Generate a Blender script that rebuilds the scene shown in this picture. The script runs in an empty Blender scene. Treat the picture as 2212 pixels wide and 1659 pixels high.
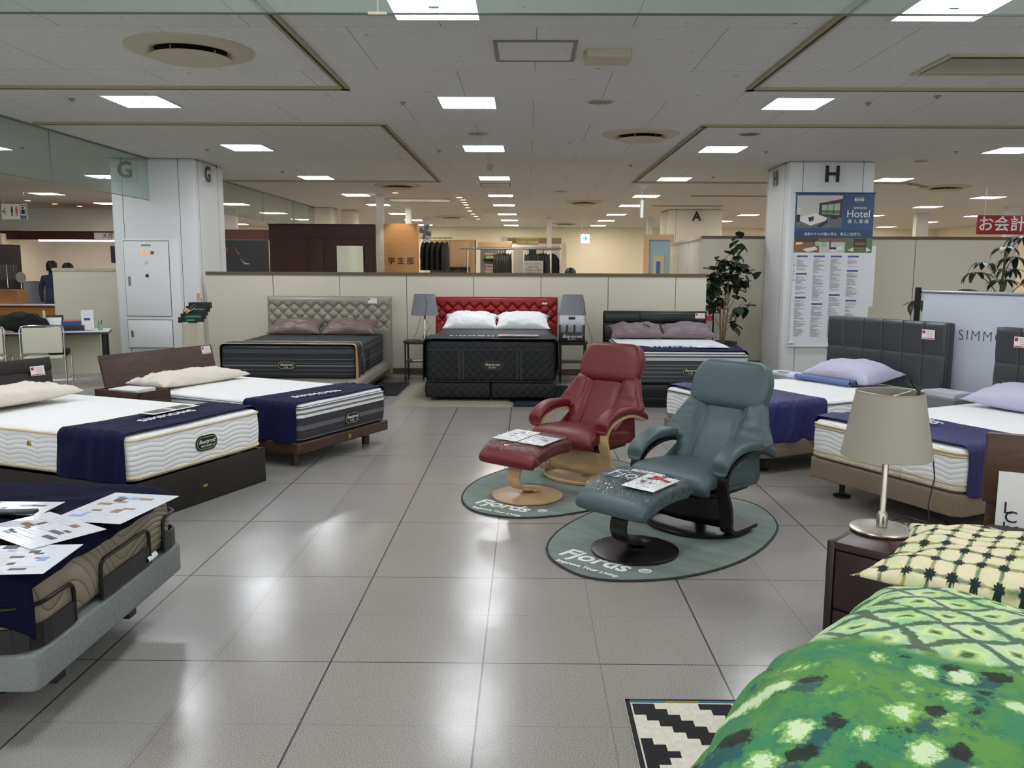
import bpy, bmesh, math, random
from mathutils import Vector, Matrix, noise
random.seed(7)
SC = bpy.context.scene
COL = SC.collection
PI = math.pi
# ---------------------------------------------------------------- camera
FPX, CXP, CYP, HCAM = 1810.0, 1122.0, 829.5, 1.5
TH, PS, RO = 0.135937, 0.008121, 0.0047
_f = Vector((-math.sin(PS)*math.cos(TH), math.cos(PS)*math.cos(TH), -math.sin(TH)))
_r = Vector((math.cos(PS), math.sin(PS), 0)); _u = _r.cross(_f)
CR = _r*math.cos(RO)+_u*math.sin(RO); CU = -_r*math.sin(RO)+_u*math.cos(RO); CF = _f
cd = bpy.data.cameras.new('camera'); cam = bpy.data.objects.new('camera', cd); COL.objects.link(cam)
cd.sensor_width = 36.0; cd.lens = 36.0*FPX/2212.0; cd.shift_x = -(CXP-1106.0)/2212.0
cd.clip_start = .05; cd.clip_end = 200
m = Matrix.Identity(4)
for i in range(3):
    m[i][0] = CR[i]; m[i][1] = CU[i]; m[i][2] = -CF[i]
m[0][3], m[1][3], m[2][3] = 0, 0, HCAM
cam.matrix_world = m
SC.camera = cam
# ---------------------------------------------------------------- world, exposure
w = bpy.data.worlds.new('world'); SC.world = w; w.use_nodes = True
w.node_tree.nodes['Background'].inputs[0].default_value = (.93, .95, .97, 1)
w.node_tree.nodes['Background'].inputs[1].default_value = .9  # added ambient fill for the lit store beyond the open front; lifts the ceiling
SC.view_settings.view_transform = 'Standard'; SC.view_settings.look = 'None'
SC.view_settings.gamma = 1; SC.view_settings.use_curve_mapping = False
SC.view_settings.exposure = 1.25
COOL = (.93, .97, 1.0); WARM = (1.0, .86, .66)
LAMP_POWER = 15.0      # emission of the ceiling diffusers
CEIL = 3.02

def ray(px, py):
    return CF + CR*((px-CXP)/FPX) - CU*((py-CYP)/FPX)
def P(px, py, z=0.0):            # the point of the level z seen at a pixel
    r = ray(px, py); t = (z-HCAM)/r.z
    return Vector((r.x*t, r.y*t, z))
def Q(px, py, Y):                # the point of the upright plane y = Y seen at a pixel
    r = ray(px, py); t = Y/r.y
    return Vector((r.x*t, Y, HCAM+r.z*t))
# ---------------------------------------------------------------- materials
def lin(c):
    return tuple(((v/255)/12.92 if v/255 <= .04045 else ((v/255+.055)/1.055)**2.4) for v in c)
_M = {}
class NT:
    def __init__(s, name):
        s.m = bpy.data.materials.new(name); s.m.use_nodes = True; s.t = s.m.node_tree
        s.b = s.t.nodes['Principled BSDF']; s._co = None
    def n(s, ty, **k):
        nd = s.t.nodes.new(ty)
        for a, v in k.items(): setattr(nd, a, v)
        return nd
    def put(s, sock, v):
        if isinstance(v, bpy.types.NodeSocket): s.t.links.new(v, sock)
        elif isinstance(v, (tuple, list)) and len(v) == 3 and sock.type == 'RGBA': sock.default_value = (*v, 1)
        else: sock.default_value = v
    def m_(s, op, a, b=0.0, c=0.0, clamp=False):
        nd = s.n('ShaderNodeMath', operation=op, use_clamp=clamp)
        s.put(nd.inputs[0], a); s.put(nd.inputs[1], b)
        if len(nd.inputs) > 2: s.put(nd.inputs[2], c)
        return nd.outputs[0]
    def co(s):
        if s._co is None: s._co = s.n('ShaderNodeTexCoord').outputs['Object']
        return s._co
    def xyz(s, v=None):
        nd = s.n('ShaderNodeSeparateXYZ'); s.put(nd.inputs[0], v or s.co()); return nd.outputs
    def comb(s, x, y, z=0.0):
        nd = s.n('ShaderNodeCombineXYZ')
        for i, v in enumerate((x, y, z)): s.put(nd.inputs[i], v)
        return nd.outputs[0]
    def noise(s, scale, detail=3, rough=.5, vec=None, dist=0):
        nd = s.n('ShaderNodeTexNoise'); s.put(nd.inputs['Vector'], vec or s.co())
        nd.inputs['Scale'].default_value = scale; nd.inputs['Detail'].default_value = detail
        nd.inputs['Roughness'].default_value = rough; nd.inputs['Distortion'].default_value = dist
        return nd.outputs[0]
    def scale(s, v, k):
        nd = s.n('ShaderNodeMapping'); s.put(nd.inputs['Vector'], v or s.co()); nd.inputs['Scale'].default_value = k
        return nd.outputs[0]
    def mix(s, f, a, b):
        nd = s.n('ShaderNodeMix', data_type='RGBA'); s.put(nd.inputs[0], f)
        s.put(nd.inputs[6], a); s.put(nd.inputs[7], b); return nd.outputs[2]
    def ramp(s, f, lo, hi):
        nd = s.n('ShaderNodeMapRange'); s.put(nd.inputs[0], f); nd.inputs[1].default_value = lo; nd.inputs[2].default_value = hi
        return nd.outputs[0]
    def bump(s, h, strength=.3, dist=.01):
        nd = s.n('ShaderNodeBump'); nd.inputs['Strength'].default_value = strength; nd.inputs['Distance'].default_value = dist
        s.put(nd.inputs['Height'], h); s.put(s.b.inputs['Normal'], nd.outputs[0])
    def set(s, **k):
        mp = dict(color='Base Color', rough='Roughness', metal='Metallic', alpha='Alpha', coat='Coat Weight', spec='Specular IOR Level',
                  emis='Emission Color', es='Emission Strength', trans='Transmission Weight', ior='IOR', sheen='Sheen Weight')
        for a, v in k.items(): s.put(s.b.inputs[mp[a]], v)
        return s

def mat(name, col=None, rough=.6, metal=0., kind=None, amt=.3, sc=30., col2=None, emis=None, es=0., **kw):
    if name in _M: return _M[name]
    t = NT(name); c = lin(col); t.set(color=c, rough=rough, metal=metal, **kw)
    if emis is not None: t.set(emis=lin(emis), es=es)
    if kind == 'fabric':
        h = t.noise(sc*8, 2); t.bump(h, amt, .002)
        f = t.noise(sc, 4); t.set(color=t.mix(t.ramp(f, .35, .65), tuple(v*.86 for v in c), c if col2 is None else lin(col2)))
    elif kind == 'wood':
        v = t.scale(None, (sc*.12, sc*.12, sc*1.0)); f = t.noise(2.0, 5, .6, v, .6)
        t.set(color=t.mix(t.ramp(f, .3, .7), c, lin(col2) if col2 else tuple(v*.7 for v in c))); t.bump(f, .08, .003)
    elif kind == 'woodx':
        v = t.scale(None, (sc*.1, sc*1.0, sc*1.0)); f = t.noise(1.6, 5, .6, v, .8)
        t.set(color=t.mix(t.ramp(f, .3, .7), c, lin(col2) if col2 else tuple(v*.7 for v in c))); t.bump(f, .08, .003)
    elif kind == 'leather':
        h = t.noise(220, 2); h2 = t.noise(14, 3)
        t.bump(t.m_('ADD', h, t.m_('MULTIPLY', h2, 3.0)), amt, .002)
    elif kind == 'cloth':
        v = t.scale(None, (3, 7, 7)); f = t.noise(2.0, 4, .55, v, 1.2); t.bump(f, amt, .02)
    elif kind == 'rough':
        f = t.noise(sc, 3); t.set(color=t.mix(f, tuple(v*.88 for v in c), tuple(min(1, v*1.08) for v in c)))
    elif kind == 'linen':
        a = t.noise(1.0, 3, .6, t.scale(None, (400, 60, 60))); b = t.noise(1.0, 3, .6, t.scale(None, (60, 400, 400)))
        f = t.ramp(t.m_('ADD', a, b), .75, 1.25)
        t.set(color=t.mix(f, tuple(v*.75 for v in c), tuple(min(1, v*1.12) for v in c)))
    _M[name] = t.m; return t.m

def mat_glass(name, tint=(205, 225, 215), a=.22, g=.3):
    if name in _M: return _M[name]
    m = bpy.data.materials.new(name); m.use_nodes = True; t = m.node_tree; t.nodes.remove(t.nodes['Principled BSDF'])
    out = [n for n in t.nodes if n.type == 'OUTPUT_MATERIAL'][0]
    tr = t.nodes.new('ShaderNodeBsdfTransparent'); tr.inputs[0].default_value = (*lin(tint), 1)
    gl = t.nodes.new('ShaderNodeBsdfGlossy'); gl.inputs['Roughness'].default_value = .03
    df = t.nodes.new('ShaderNodeBsdfDiffuse'); df.inputs[0].default_value = (*lin((190, 200, 195)), 1)
    fr = t.nodes.new('ShaderNodeLayerWeight'); fr.inputs[0].default_value = .5
    m1 = t.nodes.new('ShaderNodeMixShader'); m1.inputs[0].default_value = a
    m2 = t.nodes.new('ShaderNodeMixShader')
    t.links.new(tr.outputs[0], m1.inputs[1]); t.links.new(df.outputs[0], m1.inputs[2])
    pw = t.nodes.new('ShaderNodeMath'); pw.operation = 'POWER'; pw.inputs[1].default_value = 3.0; ml = t.nodes.new('ShaderNodeMath'); ml.operation = 'MULTIPLY_ADD'; ml.inputs[1].default_value = g; ml.inputs[2].default_value = min(.03, g*.2)
    t.links.new(fr.outputs['Facing'], pw.inputs[0]); t.links.new(pw.outputs[0], ml.inputs[0]); t.links.new(ml.outputs[0], m2.inputs[0]); t.links.new(m1.outputs[0], m2.inputs[1]); t.links.new(gl.outputs[0], m2.inputs[2])
    t.links.new(m2.outputs[0], out.inputs[0]); _M[name] = m; return m

def mat_film(name):
    if name in _M: return _M[name]
    m = bpy.data.materials.new(name); m.use_nodes = True; t = m.node_tree; t.nodes.remove(t.nodes['Principled BSDF'])
    out = [n for n in t.nodes if n.type == 'OUTPUT_MATERIAL'][0]
    tr = t.nodes.new('ShaderNodeBsdfTransparent'); tr.inputs[0].default_value = (.97, .97, .97, 1)
    gl = t.nodes.new('ShaderNodeBsdfGlossy'); gl.inputs['Roughness'].default_value = .02
    mx = t.nodes.new('ShaderNodeMixShader'); lw = t.nodes.new('ShaderNodeLayerWeight'); lw.inputs[0].default_value = .35
    no = t.nodes.new('ShaderNodeTexNoise'); no.inputs['Scale'].default_value = 7; no.inputs['Detail'].default_value = 4; no.inputs['Distortion'].default_value = 1.5
    tc = t.nodes.new('ShaderNodeTexCoord'); t.links.new(tc.outputs['Object'], no.inputs['Vector'])
    bp = t.nodes.new('ShaderNodeBump'); bp.inputs['Strength'].default_value = 1.; bp.inputs['Distance'].default_value = .08
    t.links.new(no.outputs[0], bp.inputs['Height']); t.links.new(bp.outputs[0], gl.inputs['Normal']); t.links.new(bp.outputs[0], lw.inputs['Normal'])
    mr = t.nodes.new('ShaderNodeMapRange'); mr.inputs[3].default_value = .03; mr.inputs[4].default_value = .42
    t.links.new(lw.outputs['Fresnel'], mr.inputs[0]); t.links.new(mr.outputs[0], mx.inputs[0])
    t.links.new(tr.outputs[0], mx.inputs[1]); t.links.new(gl.outputs[0], mx.inputs[2]); t.links.new(mx.outputs[0], out.inputs[0])
    _M[name] = m; return m

def mat_quilt(name, col, rough=.8, freq=28., amp=.9, per=.28, strength=.8, col2=None):
    """scalloped horizontal quilting on the sides of a mattress, small tufts on the top"""
    if name in _M: return _M[name]
    t = NT(name); x, y, z = t.xyz()
    u = t.m_('ADD', x, y)
    arc = t.m_('ABSOLUTE', t.m_('SINE', t.m_('MULTIPLY', u, PI/per)))
    ph = t.m_('ADD', t.m_('MULTIPLY', z, freq), t.m_('MULTIPLY', arc, -amp))
    h = t.m_('POWER', t.m_('ABSOLUTE', t.m_('SINE', t.m_('MULTIPLY', ph, PI))), .45)
    nrm = t.n('ShaderNodeNewGeometry').outputs['Normal']; nz = t.xyz(nrm)[2]
    top = t.ramp(t.m_('ABSOLUTE', nz), .7, .8)
    th = t.m_('MULTIPLY', t.noise(11, 3, .5, None, 1.5), .8)
    hh = t.m_('ADD', t.m_('MULTIPLY', h, t.m_('SUBTRACT', 1.0, top)), t.m_('MULTIPLY', th, top))
    t.bump(hh, strength, .012); c = lin(col)
    t.set(color=c if col2 is None else t.mix(t.ramp(h, .2, .8), lin(col2), c), rough=rough)
    _M[name] = t.m; return t.m

def mat_bands(name, zb, base, speck=None, rough=.85, bumpf=0):
    """mattress border cloth with horizontal woven bands: zb = [(z0,z1,colour)]"""
    if name in _M: return _M[name]
    t = NT(name); x, y, z = t.xyz(); c = lin(base)
    f = t.noise(160, 2); cur = t.mix(t.ramp(f, .4, .6), tuple(v*.6 for v in c), tuple(v*1.5 for v in c))
    nrm = t.n('ShaderNodeNewGeometry').outputs['Normal']; nz = t.m_('ABSOLUTE', t.xyz(nrm)[2])
    side = t.m_('LESS_THAN', nz, .6)
    for a, b, cc in zb:
        k = t.m_('MULTIPLY', t.m_('MULTIPLY', t.m_('GREATER_THAN', z, a), t.m_('LESS_THAN', z, b)), side)
        cur = t.mix(k, cur, lin(cc))
    t.set(color=cur, rough=rough); t.bump(t.m_('MULTIPLY', t.noise(12, 3, .5, None, 2.0), t.m_('SUBTRACT', 1.0, side)), .7, .03)
    _M[name] = t.m; return t.m

def mat_diamond(name, col, sx=.14, sz=.1, strength=.6, rough=.5):
    if name in _M: return _M[name]
    t = NT(name); x, y, z = t.xyz(); u = t.m_('ADD', x, y)
    a = t.m_('ADD', t.m_('DIVIDE', u, sx), t.m_('DIVIDE', z, sz)); b = t.m_('SUBTRACT', t.m_('DIVIDE', u, sx), t.m_('DIVIDE', z, sz))
    s1 = t.m_('ABSOLUTE', t.m_('SINE', t.m_('MULTIPLY', a, PI))); s2 = t.m_('ABSOLUTE', t.m_('SINE', t.m_('MULTIPLY', b, PI)))
    t.bump(t.m_('POWER', t.m_('MULTIPLY', s1, s2), .4), strength, .015); t.set(color=lin(col), rough=rough)
    _M[name] = t.m; return t.m

# ---------------------------------------------------------------- geometry helpers
class MB:
    def __init__(s): s.bm = bmesh.new(); s.mi = 0
    def _cap(s, before):
        for f in s.bm.faces:
            if f.index == -1 or f not in before: pass
    def face(s, vs):
        try: f = s.bm.faces.new(vs); f.material_index = s.mi; return f
        except ValueError: return None
    def box(s, x0, x1, y0, y1, z0, z1, bev=0, seg=2, M=None):
        d = bmesh.ops.create_cube(s.bm, size=1.0); vs = d['verts']
        for v in vs: v.co = Vector(((x0+x1)/2+v.co.x*(x1-x0), (y0+y1)/2+v.co.y*(y1-y0), (z0+z1)/2+v.co.z*(z1-z0)))
        fs = set(f for v in vs for f in v.link_faces)
        for f in fs: f.material_index = s.mi
        if bev > 0:
            es = list({e for v in vs for e in v.link_edges})
            r = bmesh.ops.bevel(s.bm, geom=es, offset=bev, segments=seg, profile=.5, affect='EDGES')
            vs = list({v for f in r['faces'] for v in f.verts} | {v for v in vs if v.is_valid})
            for v in vs:
                for f in v.link_faces: f.material_index = s.mi
        if M is not None:
            for v in set(vs):
                if v.is_valid: v.co = M @ v.co
        return s
    def tube(s, pts, r, n=8, closed=False, r2=None):
        pts = [Vector(p) for p in pts]; N = len(pts); rings = []; up = None
        for i, p in enumerate(pts):
            a = pts[i-1] if (i > 0 or closed) else p; b = pts[(i+1) % N] if (i < N-1 or closed) else p
            t = (b-a)
            t = t.normalized() if t.length > 1e-9 else Vector((0, 0, 1))
            if up is None:
                up = Vector((0, 0, 1)) if abs(t.z) < .9 else Vector((1, 0, 0))
            sd = t.cross(up)
            if sd.length < 1e-6: sd = t.orthogonal()
            sd.normalize(); up = sd.cross(t).normalized()
            rr = r if r2 is None else r+(r2-r)*i/(N-1)
            rings.append([s.bm.verts.new(p+sd*math.cos(2*PI*k/n)*rr+up*math.sin(2*PI*k/n)*rr) for k in range(n)])
        for i in range(N if closed else N-1):
            A, B = rings[i], rings[(i+1) % N]
            for k in range(n): s.face([A[k], A[(k+1) % n], B[(k+1) % n], B[k]])
        if not closed: s.face(list(reversed(rings[0]))); s.face(rings[-1])
        return s
    def cyl(s, p0, p1, r, r2=None, n=20): return s.tube([p0, p1], r, n, r2=r2)
    def lathe(s, prof, c=(0, 0, 0), n=40, sx=1, sy=1):
        c = Vector(c); rings = []
        for r, z in prof:
            rings.append([s.bm.verts.new(c+Vector((r*math.cos(2*PI*k/n)*sx, r*math.sin(2*PI*k/n)*sy, z))) for k in range(n)])
        for A, B in zip(rings, rings[1:]):
            for k in range(n): s.face([A[k], A[(k+1) % n], B[(k+1) % n], B[k]])
        if prof[0][0] > 1e-6: s.face(list(reversed(rings[0])))
        if prof[-1][0] > 1e-6: s.face(rings[-1])
        return s
    def grid(s, fn, nu, nv, wrapu=False):
        V = [[s.bm.verts.new(Vector(fn(i/(nu if wrapu else nu), j/nv))) for j in range(nv+1)] for i in range(nu if wrapu else nu+1)]
        for i in range(nu):
            a = V[i]; b = V[(i+1) % nu] if wrapu else V[i+1]
            for j in range(nv): s.face([a[j], b[j], b[j+1], a[j+1]])
        return V
    def prism(s, poly, z0, z1, M=None):
        M = M or Matrix.Identity(4)
        A = [s.bm.verts.new(M @ Vector((x, y, z0))) for x, y in poly]; B = [s.bm.verts.new(M @ Vector((x, y, z1))) for x, y in poly]
        n = len(poly); s.face(list(reversed(A))); s.face(B)
        for k in range(n): s.face([A[k], A[(k+1) % n], B[(k+1) % n], B[k]])
        return s
    def band(s, prof, th, x0, x1):
        """laminated band: profile [(y,z)] thickened by th, from x0 to x1"""
        n = len(prof); L = []; R = []
        for i in range(n):
            a = Vector(prof[max(i-1, 0)]); b = Vector(prof[min(i+1, n-1)]); t = (b-a).normalized(); nn = Vector((-t.y, t.x))*th/2
            p = Vector(prof[i]); L.append(p+nn); R.append(p-nn)
        loop = L+list(reversed(R))
        A = [s.bm.verts.new((x0, p.x, p.y)) for p in loop]; B = [s.bm.verts.new((x1, p.x, p.y)) for p in loop]
        m_ = len(loop)
        for k in range(m_): s.face([A[k], A[(k+1) % m_], B[(k+1) % m_], B[k]])
        for k in range(n-1):
            s.face([A[k], A[m_-1-k], A[m_-2-k], A[k+1]]); s.face([B[k], B[k+1], B[m_-2-k], B[m_-1-k]])
        return s
    def rsolid(s, x0, x1, y0, y1, z0, z1, R=.08, r=.03, bulge=0., lev=6, nc=6, crown=0.):
        """box with round upright corners R and soft edges r"""
        def loop(ins, z):
            pts = []; RR = max(R-ins*.5, .004)
            for cx, cy, a0 in ((x1-ins-RR, y1-ins-RR, 0), (x0+ins+RR, y1-ins-RR, PI/2), (x0+ins+RR, y0+ins+RR, PI), (x1-ins-RR, y0+ins+RR, 1.5*PI)):
                for k in range(nc+1):
                    a = a0+PI/2*k/nc; pts.append(s.bm.verts.new((cx+RR*math.cos(a), cy+RR*math.sin(a), z)))
            return pts
        L = []
        for k in range(5): a = PI/2*k/4; L.append(loop(r*(1-math.sin(a)), z0+r*(1-math.cos(a))))
        for k in range(1, lev): f = k/lev; L.append(loop(-bulge*math.sin(PI*f), z0+r+(z1-z0-2*r)*f))
        for k in range(5): a = PI/2*k/4; L.append(loop(r*(1-math.cos(a)), z1-r+r*math.sin(a)))
        for A, B in zip(L, L[1:]):
            for k in range(len(A)): s.face([A[k], A[(k+1) % len(A)], B[(k+1) % len(A)], B[k]])
        s.face(list(reversed(L[0])))
        if crown:
            A = L[-1]; c = Vector(((x0+x1)/2, (y0+y1)/2, z1)); 
            for q in (.85, .6, .3):
                B = [s.bm.verts.new(c+(v.co-c)*q*1.0+Vector((0, 0, 0))) for v in L[-1]]
                for v in B: v.co.z = z1+crown*(1-q*q)
                for k in range(len(A)): s.face([A[k], A[(k+1) % len(A)], B[(k+1) % len(A)], B[k]])
                A = B
            s.face(A)
        else: s.face(L[-1])
        return s
    def build(s, name, mats, parent=None, smooth=True, ang=35, loc=None, rz=None):
        bmesh.ops.recalc_face_normals(s.bm, faces=s.bm.faces[:])
        me = bpy.data.meshes.new(name); s.bm.to_mesh(me); s.bm.free()
        if not isinstance(mats, (list, tuple)): mats = [mats]
        for a in mats: me.materials.append(a)
        if smooth:
            for p in me.polygons: p.use_smooth = True
            me.set_sharp_from_angle(angle=math.radians(ang))
        o = bpy.data.objects.new(name, me); COL.objects.link(o)
        if parent is not None: o.parent = parent
        if loc is not None: o.location = loc
        if rz is not None: o.rotation_euler = (0, 0, rz)
        return o

def tag(o, label, cat, group=None, kind=None):
    o['label'] = label; o['category'] = cat
    if group: o['group'] = group
    if kind: o['kind'] = kind
    return o
def thing(name, label, cat, loc=(0, 0, 0), rz=0., group=None):
    o = bpy.data.objects.new(name, None); COL.objects.link(o); o.empty_display_size = .1
    o.location = loc; o.rotation_euler = (0, 0, rz)
    return tag(o, label, cat, group)
def struct(o): o['kind'] = 'structure'; return o
def lab(o, s): o['label'] = s; return o
def box(name, m, parent, *a, bev=0, **k): return MB().box(*a, bev=bev).build(name, m, parent, **k)
def frame(o, origin, xd, yd, sx=1.):
    xd = Vector(xd).normalized(); yd = Vector(yd); yd = (yd-xd*yd.dot(xd)).normalized(); zd = xd.cross(yd); M = Matrix.Identity(4)
    for i in range(3): M[i][0] = xd[i]*sx; M[i][1] = yd[i]; M[i][2] = zd[i]; M[i][3] = origin[i]
    o.matrix_basis = M; return o
def txt(name, s, size, m, parent, origin, xd=(1, 0, 0), yd=(0, 0, 1), ext=.0008, align='CENTER', shear=0., space=1., off=0., sx=1.):
    c = bpy.data.curves.new(name, 'FONT'); c.body = s; c.size = size; c.extrude = ext; c.align_x = align; c.align_y = 'CENTER'
    c.shear = shear; c.space_character = space; c.offset = off; c.materials.append(m)
    o = bpy.data.objects.new(name, c); COL.objects.link(o)
    if parent is not None: o.parent = parent
    frame(o, origin, xd, yd, sx)
    return o
def dup(root, loc=None, rz=None, label=None, group=None):
    r = root.copy(); COL.objects.link(r)
    if loc is not None: r.location = loc
    if rz is not None: r.rotation_euler = (0, 0, rz)
    if label: r['label'] = label
    if group: r['group'] = group
    for ch in list(root.children):
        c = ch.copy(); COL.objects.link(c); c.parent = r
        for g in ch.children:
            d = g.copy(); COL.objects.link(d); d.parent = c
    return r
def nz(x, y, z=0., s=1.): return noise.noise(Vector((x*s, y*s, z*s)))

# shared materials
white = mat('white_paint', (214, 216, 216), .5); cream = mat('partition_cloth', (198, 193, 176), .85, kind='leather', amt=.12)
cream2 = mat('cream_paint', (220, 216, 206), .8)
bronze = mat('bronze_cap', (92, 80, 58), .5, .3); chrome = mat('chrome', (200, 200, 200), .15, 1.); steel = mat('brushed_steel', (176, 170, 160), .3, 1.)
black = mat('black_paint', (9, 9, 10), .45); dkmetal = mat('dark_metal', (30, 29, 29), .4, .6); ink = mat('print_ink', (20, 20, 24), .6)
paper = mat('paper', (226, 226, 226), .45); red = mat('red_print', (170, 26, 30), .5); greyink = mat('grey_print', (130, 132, 136), .6)
whitep = mat('white_print', (235, 235, 235), .5); walnut = mat('walnut', (76, 50, 35), .45, kind='woodx', sc=30, col2=(42, 26, 19))
espresso = mat('espresso_wood', (30, 23, 18), .5, kind='woodx', sc=30, col2=(23, 18, 14)); navy = mat('navy_cloth', (10, 14, 54), .85, kind='cloth', amt=.35, spec=.25)
beige = mat('beige_trim', (176, 166, 146), .6)

# ================================================================ SETTING
# ---- floor: 0.9 m glossy speckled tiles
t = NT('floor_tiles'); x, y, z = t.xyz()
left = t.m_('LESS_THAN', x, -.45)
xo = t.m_('ADD', x, t.m_('ADD', t.m_('MULTIPLY', left, .586), .16))
fx = t.m_('ABSOLUTE', t.m_('SUBTRACT', t.m_('FRACT', t.m_('ADD', t.m_('DIVIDE', xo, .9), 20.5)), .5))
fy = t.m_('ABSOLUTE', t.m_('SUBTRACT', t.m_('FRACT', t.m_('ADD', t.m_('DIVIDE', t.m_('SUBTRACT', y, 3.044), .897), 20.5)), .5))
dark = t.m_('MAXIMUM', t.m_('LESS_THAN', fx, .0042), t.m_('LESS_THAN', fy, .0032))
hx = t.m_('SUBTRACT', .5, fx); hy = t.m_('SUBTRACT', .5, fy)
faint = t.m_('MAXIMUM', t.m_('LESS_THAN', hx, .0022), t.m_('LESS_THAN', hy, .0015))
spk = t.noise(260, 2, .6); big = t.noise(1.1, 3)
step = t.m_('LESS_THAN', x, -1.22)
base = t.mix(t.ramp(spk, .36, .62), lin((108, 103, 98)), lin((168, 162, 155)))
base = t.mix(t.m_('MULTIPLY', t.ramp(big, .3, .7), .25), base, lin((128, 124, 120)))
base = t.mix(t.m_('MULTIPLY', step, .16), base, lin((160, 166, 172)))
base = t.mix(t.m_('MULTIPLY', faint, .35), base, lin((60, 58, 56)))
base = t.mix(t.m_('MULTIPLY', dark, .85), base, lin((38, 37, 36)))
wob = t.noise(2.2, 3, .55); scr = t.noise(60, 2)
t.bump(t.m_('ADD', t.m_('MULTIPLY', wob, 1.0), t.m_('MULTIPLY', t.noise(14, 4, .6), .06)), .10, .03)
t.set(color=base, rough=t.m_('ADD', .17, t.m_('MULTIPLY', t.noise(2.5, 4), .08)), spec=.42)
struct(box('floor', t.m, None, -17, 15, -6, 32, -.1, 0))
# ---- ceiling: boards 1.18 deep, 1.21 wide, half bond
t = NT('ceiling_boards'); x, y, z = t.xyz()
row = t.m_('DIVIDE', t.m_('SUBTRACT', y, 5.56), 1.181)
fr = t.m_('FRACT', t.m_('ADD', row, 20.0)); par = t.m_('MODULO', t.m_('FLOOR', t.m_('ADD', row, 20.0)), 2.0)
cx = t.m_('FRACT', t.m_('ADD', t.m_('DIVIDE', t.m_('SUBTRACT', x, .052), 1.212), t.m_('ADD', 20.0, t.m_('MULTIPLY', par, .5))))
l1 = t.m_('LESS_THAN', fr, .0045); l2 = t.m_('LESS_THAN', cx, .0045)
jn = t.m_('MAXIMUM', t.m_('MULTIPLY', l1, .6), l2)
sp = t.noise(1.0, 4, .65, t.scale(None, (26, 60, 1))); sp2 = t.noise(7.0, 4, .7)
base = t.mix(t.ramp(sp, .58, .74), lin((218, 217, 213)), lin((158, 157, 152)))
base = t.mix(t.ramp(sp2, .69, .73), base, lin((96, 94, 88)))
base = t.mix(t.m_('MULTIPLY', t.ramp(t.noise(1.0, 3, .6, t.scale(None, (11, 16, 1))), .68, .71), .5), base, lin((120, 114, 104)))
base = t.mix(t.m_('MULTIPLY', jn, .7), base, lin((70, 68, 64)))
t.bump(t.noise(120, 2), .25, .003); t.set(color=base, rough=.95)
struct(box('ceiling', t.m, None, -17, 15, -6, 32, CEIL, CEIL+.1))
wallc = mat('wall_paint', (232, 224, 206), .85)
struct(box('wall_back', wallc, None, -17, 15, 30.9, 31.1, 0, CEIL)); struct(box('wall_left', wallc, None, -17, -16.8, -6, 31, 0, CEIL))
struct(box('wall_right', wallc, None, 14.8, 15, -6, 31, 0, CEIL))
# ---- pillars
seamm = mat('seam_dark', (50, 48, 46), .7)
def pillar(name, x0, x1, y0, y1, m, seams_front=(), seams_side=(), side=1):
    mb = MB(); mb.box(x0, x1, y0, y1, 0, CEIL-.001, bev=.045, seg=3); mb.mi = 1
    for sx_ in seams_front: mb.box(sx_-.003, sx_+.003, y0-.0012, y0+.01, 0, CEIL-.002)
    for sy_ in seams_side:
        xx = x1 if side > 0 else x0
        mb.box(xx-.01 if side > 0 else xx-.0012, xx+.0012 if side > 0 else xx+.01, sy_-.003, sy_+.003, 0, CEIL-.002)
    return struct(mb.build(name, [m, seamm], ang=50))
pillar('pillar_g', -5.87, -4.66, 12.0, 13.12, white, (-5.70, -4.90), (12.1, 12.85), 1)
pillar('pillar_h', 3.66, 4.87, 12.05, 13.14, white, (3.86, 4.70), (12.22, 13.05), -1)
pillar('pillar_a', 3.55, 4.92, 21.5, 22.8, cream2, (3.75,), (21.8,), -1)
pillar('pillar_far', -5.5, -4.9, 21.35, 22.1, cream2); pillar('pillar_rear', -4.85, -4.5, 22.2, 22.8, cream2)
# ---- free-standing partitions with bronze caps
def partition(name, p0, p1, h, capm=bronze, panel=.95, body=cream, th=.05, z0=.09, capz=.045):
    p0, p1 = Vector(p0), Vector(p1); d = p1-p0; L = d.length; a = math.atan2(d.y, d.x)
    mb = MB(); mb.box(0, L, 0, th, z0, h-capz); mb.mi = 1
    k = panel
    while k < L-.1: mb.box(k-.004, k+.004, -.0012, .004, z0, h-capz); k += panel
    mb.mi = 2; mb.box(-.005, L+.005, -.012, th+.012, h-capz, h); mb.box(0, L, -.004, th+.004, 0, z0)
    return struct(mb.build(name, [body, seamm, capm], smooth=False, loc=(p0.x, p0.y, 0), rz=a))
partition('partition_back', (-4.55, 11.95), (2.53, 11.90), 1.45)
partition('partition_left', (-7.02, 12.45), (-5.9, 12.45), 1.49, beige, 3)
partition('partition_right', (2.72, 13.2), (7.6, 13.2), 2.03, bronze, 1.65)
partition('partition_side', (2.87, 17.0), (2.72, 13.25), 2.03, beige, 1.2)
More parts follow.
